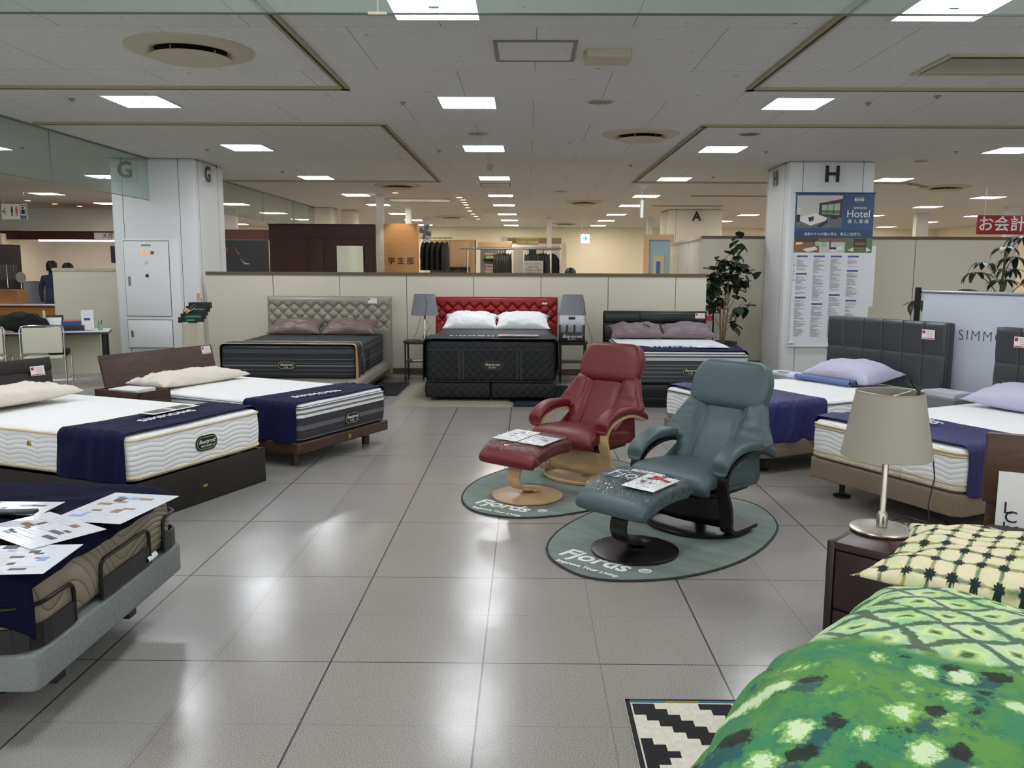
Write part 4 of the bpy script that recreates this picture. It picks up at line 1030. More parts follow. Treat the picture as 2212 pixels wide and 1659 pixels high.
def recliner(loc, rz, leather, wood, piping_m, label):
    t = thing('recliner', label, 'armchair', loc, rz); t.scale = (1.06, 1.04, .94)
    # base ring on the floor
    mb = MB(); mb.lathe([(0, .010), (.285, .010), (.30, .014), (.302, .03), (.295, .036), (.20, .038), (0, .038)], n=64, sx=1, sy=.92); mb.build('base_plate', wood, t)
    # side frames
    prof = [(.28, .445), (.20, .480), (.10, .504), (.0, .507), (-.09, .490), (-.16, .46), (-.205, .415), (-.215, .36), (-.195, .29), (-.165, .22), (-.150, .14), (-.150, .09), (-.13, .06), (-.09, .048), (.0, .048), (.12, .048)]
    pp = []
    for i in range(len(prof)-1):
        for q in (0, .34, .67):
            q0 = prof[max(i-1, 0)]; q1 = prof[i]; q2 = prof[i+1]; q3 = prof[min(i+2, len(prof)-1)]
            pp.append(tuple(.5*((2*q1[k])+(-q0[k]+q2[k])*q+(2*q0[k]-5*q1[k]+4*q2[k]-q3[k])*q*q+(-q0[k]+3*q1[k]-3*q2[k]+q3[k])*q**3) for k in (0, 1)))
    pp.append(prof[-1])
    for s in (-1, 1):
        x0, x1 = (.235, .305) if s > 0 else (-.305, -.235)
        MB().band(pp, .022, x0, x1).build('side_frame', wood, t, ang=30)
    # curved cross board under the seat
    mb = MB(); mb.grid(lambda i, j: (-.24+.48*i, -.12-.03*math.sin(PI*i), .07+(.30-.055*math.sin(PI*i)-.07)*j), 24, 4)
    o = mb.build('cross_board', wood, t, ang=180); sm = o.modifiers.new('thickness', 'SOLIDIFY'); sm.thickness = .018
    MB().cyl((0, .03, .038), (0, .03, .26), .035, n=20).build('swivel_post', black, t)
    box('seat_pan', black, t, -.2, .2, -.14, .2, .24, .275, bev=.01)
    # seat
    cushion('seat', leather, t, [(-.285, .29, .245, .02), (-.30, .34, .25, .045), (-.25, .37, .252, .062), (-.12, .365, .25, .068), (.05, .345, .25, .068), (.20, .325, .24, .06)], 0, 0, .5)
    # back: lower body with centre panel, wings, head cushion
    def crs(cx_, j, ct, th_):
        if ct > 0:
            xe = .125-.015*j
            ct -= .022*math.exp(-((abs(cx_)-xe)/.010)**2)*(1 if j > .04 else 0)
            if abs(cx_) > xe: ct += .022*math.exp(-((abs(cx_)-.19)/.06)**2)+.006*nz(cx_*22, j*14, 2)
        return ct
    bk = cushion('backrest', leather, t, [(.10, .35, .215, .05), (.145, .43, .225, .055), (.20, .53, .262, .055), (.25, .62, .272, .05), (.295, .72, .245, .05), (.32, .79, .21, .045)], 0, 0, .5, 120, crs)
    for s in (-1, 1):          # wings that flare out over the armrests
        def wf(i, j, s=s):
            a = 2*PI*i; q = j; zz = .49+.30*q; yy = .17+.135*q
            wdt = .135*(1-.72*q)*(.35+.65*min(1, (q+.02)*5)); th_ = .05*(1-.35*q)*min(1, (1-q)*5+.1)*min(1, q*6+.2)
            return (s*(.225-.045*q+wdt*(.25+.9*sup(a, .7))), yy-.03+sus(a, .7)*th_+.006*nz(i*7, j*9, s), zz+.006*nz(i*5, j*12, 3))
        mb = MB(); mb.grid(wf, 28, 26, wrapu=True); mb.build('back_wing', leather, bk, ang=180)
    cushion('headrest', leather, t, [(.285, .72, .20, .03), (.285, .755, .235, .058), (.315, .83, .247, .068), (.345, .915, .240, .068), (.365, .985, .205, .058), (.372, 1.015, .15, .03)], 0, 0, .55)
    # arm pads
    for s in (-1, 1):
        def af(i, j, s=s):
            a = 2*PI*i; q = j
            prf = [(-.235, .435), (-.235, .478), (-.17, .533), (-.07, .563), (.05, .563), (.16, .54), (.26, .498), (.315, .468)]
            f = q*(len(prf)-1); k = min(int(f), len(prf)-2); r_ = f-k
            q0 = prf[max(k-1, 0)]; q1 = prf[k]; q2 = prf[k+1]; q3 = prf[min(k+2, len(prf)-1)]
            y_, z_ = tuple(.5*((2*q1[c])+(-q0[c]+q2[c])*r_+(2*q0[c]-5*q1[c]+4*q2[c]-q3[c])*r_*r_+(-q0[c]+3*q1[c]-3*q2[c]+q3[c])*r_**3) for c in (0, 1))
            e_ = (max(0, 1-abs(2*q-1)**8))**.5
            return (s*(.27+.052*sup(a, .65)*max(e_, .02)), y_, z_-.012+.034*sus(a, .75)*max(e_, .02))
        mb = MB(); mb.grid(af, 28, 40, wrapu=True); bmesh.ops.remove_doubles(mb.bm, verts=mb.bm.verts[:], dist=.0003); mb.build('arm_pad', leather, t, ang=180)
    # outer side skirt of the seat
    for s in (-1, 1):
        mb = MB(); mb.prism([(-.12, .29), (.22, .27), (.26, .30), (.24, .50), (.12, .47), (-.02, .39), (-.12, .36)], -.012, .012, Matrix(((0, 0, 1, s*.222), (1, 0, 0, 0), (0, 1, 0, 0), (0, 0, 0, 1))))
        mb.build('side_skirt', leather, t, ang=30)
    return t
def footstool(loc, rz, leather, wood, label):
    t = thing('footstool', label, 'footstool', loc, rz)
    MB().lathe([(0, .010), (.222, .010), (.233, .014), (.234, .024), (.225, .028), (0, .03)], n=64).build('base_plate', wood, t)
    MB().lathe([(0, .03), (.07, .03), (.07, .038), (0, .04)], (0, .03, 0), n=32).build('hub', wood, t)
    pr = []
    for k in range(25):
        a = PI*(.5-.02)-(-1)*0 + (PI*1.02)*k/24
        pr.append((-.02-.125*math.sin(PI*k/24)*1.0+.0+.0*k, .275-(.205)*(1-math.cos(PI*k/24))/2))
    pr = [(.07, .29)]+pr+[(.03, .05), (.085, .05)]
    MB().band(pr, .018, -.05, .05).build('curved_leg', wood, t, ang=40)
    cushion('cushion', leather, t, [(-.205, .255, .215, .01), (-.215, .285, .222, .04), (-.16, .315, .225, .05), (-.03, .345, .225, .052), (.10, .350, .223, .052), (.175, .340, .22, .048), (.19, .32, .215, .02)], 0, 0, .42)
    return t
def cover(loc, rz, label):
    def fn(i, j):
        u = i*2-1; v = j*2-1; x_ = u*.245; y_ = -.01+v*.218
        e = max(abs(u), abs(v)); top = .412-.001*v-.075*max(0, -v-.05)**1.5
        z_ = top-(.075*max(0, (e-.86)/.14)**1.3 if e > .86 else 0)+.010*abs(nz(u*6, v*6, loc[0]*3))+.008*nz(u*15, v*13, 2)
        f = 1-.05*max(0, (e-.86)/.14)
        return (x_*f, y_*f-.0, z_)
    mb = MB(); mb.grid(fn, 80, 70)
    o = mb.build('plastic_cover', mat_film('clear_film'), None, ang=180, loc=loc, rz=rz)
    return tag(o, label, 'plastic cover')
teal = mat('teal_leather', (66, 82, 85), .45, kind='leather', amt=.45); redl = mat('crimson_leather', (98, 13, 20), .45, kind='leather', amt=.45)
birch = mat('birch_wood', (200, 170, 128), .4, kind='wood', sc=24, col2=(184, 152, 112)); wenge = mat('wenge_wood', (22, 16, 14), .35, kind='woodx', sc=30, col2=(12, 9, 8))
RT, RR = math.radians(-44), math.radians(-38)
recliner((1.02, 4.83, .0), RT, teal, wenge, black, 'teal leather recliner with dark wood frame on the nearer oval rug')
recliner((.44, 5.98, .0), RR, redl, birch, birch, 'red leather recliner with pale birch frame on the farther oval rug')
footstool((.585, 4.325, .0), RT, teal, wenge, 'teal leather footstool with dark curved leg and round base')
footstool((.012, 5.405, .0), RR, redl, birch, 'red leather footstool with pale birch curved leg and round base')
cover((.585, 4.325, 0), RT, 'clear plastic cover over the teal footstool'); cover((.012, 5.405, 0), RR, 'clear plastic cover over the red footstool')
def on_stool(c, rz, u, v, w_, h_, lbl, seed, **k):
    p = Vector((c[0], c[1], 0))+Matrix.Rotation(rz, 3, 'Z') @ Vector((u, v, 0)); p.z = .404
    return paper_sheet(flatM(p, rz, .07), w_, h_, lbl, seed, 'leaflet', **k)
on_stool((.585, 4.325), RT, .10, -.01, .20, .24, 'white leaflet picturing a red chair, under plastic on the teal footstool', 81, pics=5)
o = last('leaflet'); mb = MB()
for q in ((-.05, .02, .07, .115), (.0, .05, .06, .08), (-.03, .0, .05, .07), (.045, .08, .045, .075)): mb.box(*q[:2], *q[2:], .0022, .0027)
mb.build('chair_photo', red, o, smooth=False)
on_stool((.585, 4.325), RT, -.04, .155, .2, .045, 'narrow red and white card at the back of the teal footstool', 82, pics=2)
p = Vector((.585, 4.325, 0))+Matrix.Rotation(RT, 3, 'Z') @ Vector((-.105, .04, 0)); p.z = .405
o = box('clear_card', mat('teal_card', (70, 92, 96), .5), None, -.125, .125, -.075, .075, 0, .001); o.matrix_world = flatM(p, RT, .06); tag(o, 'card with big thin white letters on the left of the teal footstool', 'card')
txt('lettering', 'Fjo', .15, whitep, o, (.0, .0, .0016), (1, 0, 0), (0, 1, 0), .0005, off=-.002)
on_stool((.012, 5.405), RR, -.11, .02, .20, .26, 'left white leaflet under plastic on the red footstool', 83, pics=6)
on_stool((.012, 5.405), RR, .105, .02, .20, .26, 'right leaflet with dark heading under plastic on the red footstool', 84, pics=5, dark=.22)

# ================================================================ NEAR RIGHT: bedside cabinet, lamp, green bedding, lounge seat
AN = math.radians(-44)
t = thing('bedside_cabinet', 'dark walnut bedside cabinet with two drawers under the near table lamp', 'bedside cabinet', (1.133, 3.046, 0), AN)
wn = mat('red_walnut', (70, 44, 36), .35, kind='woodx', sc=30, col2=(48, 30, 25)); wn2 = mat('red_walnut_dark', (46, 30, 26), .4, kind='woodx', sc=30, col2=(36, 24, 20))
mb = MB(); mb.box(0, .03, 0, .42, 0, .5, bev=.003); mb.box(.42, .45, 0, .42, 0, .5, bev=.003); mb.box(.03, .42, .02, .42, .02, .47); mb.build('body', wn2, t, ang=30)
box('top', wn, t, .028, .422, .002, .42, .472, .499, bev=.002)
for z0_, z1_ in ((.245, .465), (.025, .235)): box('drawer', wn2, t, .034, .416, .002, .022, z0_, z1_, bev=.003)
def lamp(loc, label, ms, mm, s=1., rz=0., cord=None):
    t = thing('table_lamp', label, 'table lamp', loc, rz)
    MB().lathe([(0, 0), (.110*s, 0), (.118*s, .003), (.119*s, .006), (.119*s, .010), (.117*s, .0125), (.113*s, .0135), (.08*s, .015), (.05*s, .016), (0, .017)], n=72).build('base', mm, t, ang=20)
    mb = MB(); mb.lathe([(0, .018), (.021*s, .018), (.021*s, .06*s), (.015*s, .075*s), (.0115*s, .08*s), (.0115*s, .5*s), (0, .5*s)], n=28); mb.build('stem', mm, t)
    mb = MB(); z0, z1, r0, r1 = .30*s, .545*s, .165*s, .122*s
    n = 64
    mb.lathe([(r0, z0), (r1, z1), (r1-.003, z1), (r0-.003, z0), (r0, z0)], n=n); 
    o = mb.build('shade', ms, t, ang=40)
    MB().tube([(r0*math.cos(2*PI*k/48), r0*math.sin(2*PI*k/48), z0) for k in range(48)], .0022, 6, closed=True).build('rim', ms, o)
    MB().tube([(r1*math.cos(2*PI*k/48), r1*math.sin(2*PI*k/48), z1) for k in range(48)], .0022, 6, closed=True).build('rim', ms, o)
    mb = MB()
    for k in range(3): a = 2*PI*k/3+.5; mb.tube([(0, 0, z1-.02), (r1*math.cos(a), r1*math.sin(a), z1-.004)], .0018, 6)
    mb.tube([(0, 0, .49*s), (0, 0, z1-.018)], .006, 8); mb.build('spider', mat('white_wire', (220, 220, 220), .4), o)
    mb = MB(); mb.tube([(.045*s, -.03*s, z0+.05), (.045*s, -.03*s, z0-.075*s)], .0012, 6); mb.lathe([(0, -.006), (.004, -.003), (0, .004)], (.045*s, -.03*s, z0-.078*s), 10); mb.build('pull_chain', mm, t)
    if cord: MB().tube(cord, .0028, 8).build('power_cord', black, t)
    return t
shade = mat('shade_linen', (146, 141, 129), .85); satin = mat('satin_nickel', (186, 180, 168), .28, 1.)
lamp((1.385, 3.165, .5), 'large table lamp with tapered greige shade and brushed metal base in the near right foreground', shade, satin, 1.0,
     cord=[(.10, .10, .575), (.115, .075, .555), (.124, .03, .548), (.135, -.01, .50), (.165, -.03, .30), (.172, -.04, .22), (.150, -.05, .12), (.158, -.05, .04), (.15, -.02, .006), (.08, .10, .006)])
tag(MB().tube([(1.47, 3.28, .505), (1.52, 3.25, .53), (1.60, 3.2, .512), (1.63, 3.15, .504)], .003, 8).build('black_cable', black), 'loop of black cord behind the near lamp base', 'cord')
tag(MB().tube([(1.485, 3.155, 1.03), (1.49, 3.16, 1.052), (1.468, 3.165, 1.075), (1.455, 3.16, 1.10)], .008, 8, r2=.004).build('power_plug', black), 'black plug and cord end hooked over the near lamp shade', 'plug')
# green bed
AB = math.atan2(-.64, .77)       # width direction
MG = Matrix.Translation((.867, 2.143, 0)) @ Matrix.Rotation(AB, 4, 'Z')
b = thing('bed', 'low bed under the green tie-dyed bedding in the bottom right corner', 'bed'); b.matrix_world = MG
MB().rsolid(.06, 1.24, -1.2, .95, .12, .26, .04, .01, 0, 2, 3).build('base', wn2, b)
for q in ((.15, -1.1), (1.15, -1.1), (.15, .85), (1.15, .85)): MB().cyl((q[0], q[1], 0), (q[0], q[1], .125), .025, n=12).build('leg', wn2, b)
mt = mattress(MG, 1.18, 2.1, .265, .47, mat('plain_white_mattress', (215, 215, 212), .8), 'plain mattress hidden under the green duvet', None, x0=.06, y0=-1.18)
# duvet cover material (local x across the bed, y towards the head)
t = NT('green_shibori'); x, y, z = t.xyz()
wr = t.noise(3.2, 3, .6); wx = t.m_('ADD', x, t.m_('MULTIPLY', wr, .10)); wy = t.m_('ADD', y, t.m_('MULTIPLY', t.noise(2.7, 3, .6, t.scale(None, (1, 1.1, .9))), .10))
ss = t.m_('ADD', wx, t.m_('MULTIPLY', z, -.8))
def diamond(per):
    a = t.m_('DIVIDE', t.m_('ADD', ss, wy), per); c_ = t.m_('DIVIDE', t.m_('SUBTRACT', ss, wy), per)
    fa = t.m_('ABSOLUTE', t.m_('SUBTRACT', t.m_('FRACT', t.m_('ADD', a, 50.0)), .5)); fb = t.m_('ABSOLUTE', t.m_('SUBTRACT', t.m_('FRACT', t.m_('ADD', c_, 50.0)), .5))
    return fa, fb
fa, fb = diamond(.155); rough_n = t.noise(38, 4, .7)
edge = t.m_('MAXIMUM', fa, fb); rn = t.m_('MULTIPLY', t.m_('SUBTRACT', rough_n, .5), .30)
lat = t.ramp(t.m_('ADD', edge, rn), .38, .43)
core = t.ramp(t.m_('ADD', t.m_('ADD', fa, fb), rn), .23, .08)
mid = t.ramp(t.m_('ADD', t.m_('ADD', fa, fb), rn), .45, .26)
sp1 = t.ramp(t.noise(9, 3, .6), .42, .6)
cA = t.mix(sp1, lin((184, 208, 168)), lin((146, 194, 138)))
cA = t.mix(t.m_('MULTIPLY', mid, .55), cA, lin((212, 226, 130)))
cA = t.mix(t.m_('MULTIPLY', core, .95), cA, lin((22, 78, 52)))
cA = t.mix(t.m_('MULTIPLY', lat, .85), cA, t.mix(t.ramp(t.noise(6, 2), .4, .6), lin((34, 58, 26)), lin((20, 68, 54))))
# zone B: mid green with petals and dark blots on a loose lattice
def spots(kx, ky, ox, oy, rnd_, namp, nsc):
    v_ = t.n('ShaderNodeTexVoronoi'); t.put(v_.inputs['Vector'], t.comb(t.m_('ADD', t.m_('MULTIPLY', ss, kx), ox), t.m_('ADD', t.m_('MULTIPLY', wy, ky), oy)))
    v_.inputs['Scale'].default_value = 1.0; v_.inputs['Randomness'].default_value = rnd_
    return t.m_('ADD', v_.outputs['Distance'], t.m_('MULTIPLY', t.m_('SUBTRACT', t.noise(nsc, 4, .7, t.scale(None, (1, .9, 1.1))), .5), namp))
dA = spots(10.5, 9.0, 0, 0, .4, .5, 42); dB = spots(10.5, 9.0, .45, .38, .4, .7, 48); dC = spots(10.5, 9.0, .1, .55, .6, .8, 34)
blot = t.ramp(dA, .26, .20); petal = t.ramp(dB, .235, .19); stroke = t.ramp(dC, .34, .28)
mott = t.noise(6, 4, .65)
g1 = t.mix(t.ramp(mott, .42, .58), lin((88, 138, 60)), lin((52, 124, 78)))
g1 = t.mix(t.m_('MULTIPLY', t.ramp(t.noise(22, 4, .75), .53, .60), .5), g1, lin((36, 102, 84)))
g1 = t.mix(t.m_('MULTIPLY', stroke, .75), g1, lin((20, 64, 80)))
g1 = t.mix(t.m_('MULTIPLY', t.ramp(dB, .34, .26), .5), g1, lin((168, 208, 110)))
g1 = t.mix(t.m_('MULTIPLY', petal, .9), g1, lin((200, 220, 180))); g1 = t.mix(t.m_('MULTIPLY', blot, .94), g1, lin((20, 28, 16)))
zone = t.ramp(t.m_('ADD', y, t.m_('ADD', t.m_('MULTIPLY', x, .0), t.m_('MULTIPLY', t.noise(3, 2), .1))), -.27, -.22)
t.set(color=t.mix(zone, g1, cA), rough=.85); t.bump(t.m_('ADD', t.noise(5, 3, .5, None, 1), t.m_('MULTIPLY', t.noise(900, 1), .02)), .35, .02); duvm = t.m
def duv(i, j):
    v = -1.28+1.78*j; s = i          # v along the bed, s across
    T = 1.75; q = s*T
    puff = .10*math.sin(min(1, max(0, (v+1.28)/1.6))*PI*.9)+.02
    head = max(0, (v-.30)/.20)
    top = .56+puff*(1-.75*min(1, head)**1.5)
    top += .025*nz(v*2.2, q*2.4, 1)+.012*nz(v*6+q*5, q*3, 2)
    rr = .30
    a = q/rr/1.25
    if q < .42:
        x_ = -.06; z_ = .16+q*.55; k = q/.42
        bul = .10*math.sin(PI*min(1, k*.55)); x_ = .02-bul-.02*k
        z_ = .15+(top-.30-.15)*k
    else:
        w_ = q-.42; f = min(1, w_/.45); an = f*PI/2
        x_ = -.10+.30*(1-math.cos(an)); z_ = top-.30*(1-math.sin(an))
        if w_ > .45: x_ = .20+(w_-.45)*1.25
    fold = .013*math.sin(v*15+4*nz(v*2, q, 4)+q*3)*max(0, 1-q/.8)+.020*abs(nz(v*7, q*5, 8))+.012*abs(nz(v*4+q*8, q*3-v*3, 2))
    if head > 1: z_ -= .05*(head-1)
    return (x_-fold+.10*max(0, -.45-v), v+.02*nz(q*3, v*2, 6), z_+.7*fold)
mb = MB(); mb.grid(duv, 130, 150); o = mb.build('duvet', duvm, None, ang=180); o.matrix_world = MG
tag(o, 'puffy green tie-dyed duvet with pale diamond band at the head end, bottom right', 'duvet')
# pillow cover
t = NT('shibori_pillow'); x, y, z = t.xyz()
px_ = t.m_('ADD', x, t.m_('MULTIPLY', t.noise(4, 2), .03)); py_ = t.m_('ADD', y, t.m_('MULTIPLY', t.noise(4.6, 2), .03))
per = .060
ax = t.m_('SUBTRACT', t.m_('FRACT', t.m_('ADD', t.m_('DIVIDE', px_, per), 20.0)), .5); ay = t.m_('SUBTRACT', t.m_('FRACT', t.m_('ADD', t.m_('DIVIDE', py_, per), 20.0)), .5)
rad = t.m_('SQRT', t.m_('ADD', t.m_('MULTIPLY', ax, ax), t.m_('MULTIPLY', ay, ay))); ang_ = t.m_('ARCTAN2', ay, ax)
star = t.m_('MULTIPLY', t.m_('SINE', t.m_('MULTIPLY', ang_, 9.0)), .045); jit = t.m_('MULTIPLY', t.m_('SUBTRACT', t.noise(70, 3, .6), .5), .16)
spot = t.ramp(t.m_('ADD', t.m_('ADD', rad, star), jit), .26, .20)
rays = t.m_('MULTIPLY', t.ramp(t.m_('SINE', t.m_('MULTIPLY', ang_, 8.0)), .75, 1.0), t.ramp(rad, .5, .3))
lx = t.ramp(t.m_('ADD', t.m_('ABSOLUTE', ax), jit), .13, .04); ly = t.ramp(t.m_('ADD', t.m_('ABSOLUTE', ay), jit), .13, .04)
cr = t.mix(t.ramp(t.noise(14, 2), .4, .6), lin((222, 208, 178)), lin((208, 210, 168)))
cr = t.mix(t.m_('MULTIPLY', rays, .35), cr, lin((150, 168, 84)))
lc = t.mix(t.ramp(t.noise(13, 3), .44, .56), lin((40, 98, 54)), lin((134, 124, 28)))
cr = t.mix(t.m_('MULTIPLY', t.m_('MAXIMUM', lx, ly), .8), cr, lc); cr = t.mix(spot, cr, lin((8, 30, 28)))
t.set(color=cr, rough=.85); t.bump(t.noise(6, 3, .5, None, 1.2), .25, .02)
pp = MG @ Vector((.46, .52, .625)); o = pillow(pp, AB, 1.06, .52, .15, t.m, 'cream pillow with green tie-dyed star grid on the green bed', tilt=.06, seed=91, wr=.012)
pp = MG @ Vector((.50, .66, .535)); 
o = pillow(pp, AB, 1.0, .42, .09, mat('pale_mint', (190, 214, 190), .85, kind='cloth', amt=.3), 'pale mint-backed pillow underneath the cream star-grid pillow', tilt=.05, seed=95, wr=.01)
# wooden lounge seat
AS = math.atan2(-.45, .89)
t = thing('lounge_seat', 'walnut lounge seat with plank backrest and brown quilted cushion at the right edge', 'sofa', (2.06, 3.70, 0), AS)
wl = mat('walnut_plank', (82, 58, 40), .4, kind='woodx', sc=26, col2=(58, 40, 28))
box('backrest', wl, t, 0, 1.5, -.005, .025, .47, .79, bev=.012)
for q in (.02, 1.44): MB().box(q, q+.05, .025, .06, 0, .62, bev=.004).build('leg', wl, t)
mb = MB(); mb.box(.02, 1.48, -.55, .02, .2, .26, bev=.01); mb.build('frame', wl, t, ang=30)
for q in (.05, 1.4): MB().box(q, q+.05, -.52, -.47, 0, .2, bev=.004).build('leg', wl, t)
t2 = NT('brown_quilt'); x, y, z = t2.xyz(); h = t2.m_('ABSOLUTE', t2.m_('SINE', t2.m_('MULTIPLY', y, 150.0))); t2.bump(t2.m_('POWER', h, .6), .6, .006); t2.set(color=lin((66, 57, 51)), rough=.9)
o = MB().rsolid(.0, 1.48, -.6, -.03, .26, .385, .05, .03, .004, 4, 4, .01).build('quilted_cushion', t2.m, t, ang=60)
o = box('poster_board', mat('poster_paper', (226, 226, 222), .5), None, .06, 1.0, -.012, -.006, .30, .62); o.matrix_world = Matrix.Translation((2.06, 3.70, 0)) @ Matrix.Rotation(AS, 4, 'Z')
tag(o, 'white board with large black serif letters behind the brown quilted cushion', 'poster')
for s_, px, py, sz in (('L', 2207, 1098, .075), ('C', 2209, 1118, .075), ('be', 2212, 1136, .075)):
    u = {'L': .105, 'C': .12, 'be': .125}[s_]; zz = {'L': .455, 'C': .415, 'be': .365}[s_]
    txt('lettering', s_, sz, ink, o, (u, -.0135, zz), (1, 0, 0), (0, 0, 1), .0008)
box('underline', greyink, o, .09, .3, -.0135, -.012, .335, .337)

# ================================================================ BACK ROW FURNITURE
def side_table(x, y, label):
    t = thing('side_table', label, 'side table', (x, y, 0))
    box('top', walnut, t, -.19, .19, -.17, .17, .53, .555, bev=.003); box('shelf', walnut, t, -.17, .17, -.15, .15, .27, .285, bev=.002)
    for a in (-.165, .165):
        for c in (-.145, .145): MB().box(a-.01, a+.01, c-.01, c+.01, 0, .53).build('leg', black, t, smooth=False)
    for c in (-.155, .135): MB().box(-.165, .165, c, c+.02, .51, .53).build('apron', black, t, smooth=False)
    return t
side_table(-1.44, 11.2, 'small metal-legged side table left of the red headboard'); side_table(.62, 11.2, 'small metal-legged side table right of the red headboard')
gsh = mat('shade_grey', (120, 122, 127), .85)
lamp((-1.36, 11.2, .555), 'grey-shaded table lamp left of the red headboard', gsh, chrome, 1.12, cord=[(.03, -.15, .57), (.05, -.16, .5), (.04, -.2, .4), (.02, -.17, .3), (.09, -.12, .2), (.03, -.1, .1), (-.05, -.11, .02), (-.15, -.05, .01), (-.1, -.04, .12), (-.05, -.04, .3)])
lamp((.62, 11.3, .555), 'grey-shaded table lamp right of the red headboard', gsh, chrome, 1.12, cord=[(.12, -.08, .57), (.16, -.1, .5), (.14, -.12, .35), (.2, -.12, .2), (.26, -.1, .02), (.24, -.1, -.1)])
o = thing('display_box', 'black and silver display box with cut-out handle on the right side table', 'box', (.60, 11.08, .5555))
box('tray', mat('box_black', (18, 19, 22), .4), o, -.17, .17, -.08, .06, 0, .12, bev=.003); box('panel', mat('silver_card', (176, 182, 188), .3, .3), o, -.165, .165, .02, .035, .12, .345, bev=.004)
box('handle_hole', black, o, -.045, .045, .012, .0195, .29, .325, bev=.004); 
for q in (-.165, -.07, .03, .155): box('divider', black, o, q-.004, q+.016, -.03, .019, .12, .22)
txt('lettering', 'Beautyrest', .06, whitep, o, (0, -.0815, .075), (1, 0, 0), (0, 0, 1), .0005, shear=.35); txt('lettering', 'BLACK', .03, whitep, o, (0, -.0815, .035), (1, 0, 0), (0, 0, 1), .0005, space=1.3)
tag(MB().box(-.1, .1, -.08, .08, 0, .006).build('booklet', paper, loc=(-1.42, 11.15, .286), rz=.3), 'white booklet on the shelf of the left side table', 'booklet')
# ficus behind bed 5
def leafm(n): return mat(n, (26, 44, 20), .5, kind='rough', sc=6)
def plant_ficus(loc, label):
    t = thing('potted_plant', label, 'plant', loc); rnd = random.Random(5)
    MB().lathe([(0, 0), (.17, 0), (.20, .35), (.205, .37), (.18, .37), (.17, .33), (0, .33)], n=36).build('pot', mat('pot_dark', (36, 34, 34), .4), t)
    tips = []; mb = MB()
    for k, (dx, dy, h) in enumerate(((-.12, 0, 1.25), (.10, .02, 1.3), (.04, -.05, 1.1))):
        base = Vector((.02*k-.02, 0, .33)); top = Vector((dx, dy, h)); md = (base+top)/2+Vector((.03*(-1)**k, .02, 0))
        pts = [base.lerp(md, q/5) if q <= 5 else md.lerp(top, (q-5)/5) for q in range(11)]; mb.tube(pts, .014, 8, r2=.007)
        for q in range(11):
            s = pts[2+int(q*.8)]; a = rnd.uniform(0, 2*PI); l = rnd.uniform(.12, .34); e = s+Vector((math.cos(a)*l*1.15, math.sin(a)*l*.5, rnd.uniform(.05, .42)))
            if s.z < .62 and q % 3: continue
            m_ = (s+e)/2+Vector((0, 0, .03)); mb.tube([s, m_, e], .005, 6, r2=.003); tips += [e, m_, s.lerp(e, .8), s.lerp(e, .65)+Vector((.02, 0, .02))]
    mb.build('trunk', mat('bark', (112, 92, 72), .8), t)
    mb = MB()
    for p in tips:
        for c in range(1 if rnd.random() < .35 else 2):
            L = rnd.uniform(.09, .145); a = rnd.uniform(0, 2*PI); tl_ = rnd.uniform(-1.1, .5); M = Matrix.Translation(p+Vector((rnd.uniform(-.05, .05), rnd.uniform(-.04, .04), rnd.uniform(-.05, .05)))) @ Matrix.Rotation(a, 4, 'Z') @ Matrix.Rotation(tl_, 4, 'X')
            rows = []
            for q in range(7):
                f = q/6; w_ = L*.48*math.sin(PI*f**.75)**.7+.0005; yy = L*f; zc = -.02*f*f
                rows.append([mb.bm.verts.new(M @ Vector((sx_*w_, yy, zc+abs(sx_)*.012))) for sx_ in (-1, 0, 1)])
            for r0, r1 in zip(rows, rows[1:]):
                for k in (0, 1): mb.face([r0[k], r0[k+1], r1[k+1], r1[k]])
    mb.build('foliage', leafm('ficus_leaf'), t, ang=180); return t
plant_ficus((2.86, 12.25, 0), 'potted ficus with round dark leaves between the black bed and the H pillar').scale = (1.08, 1, 1.27)
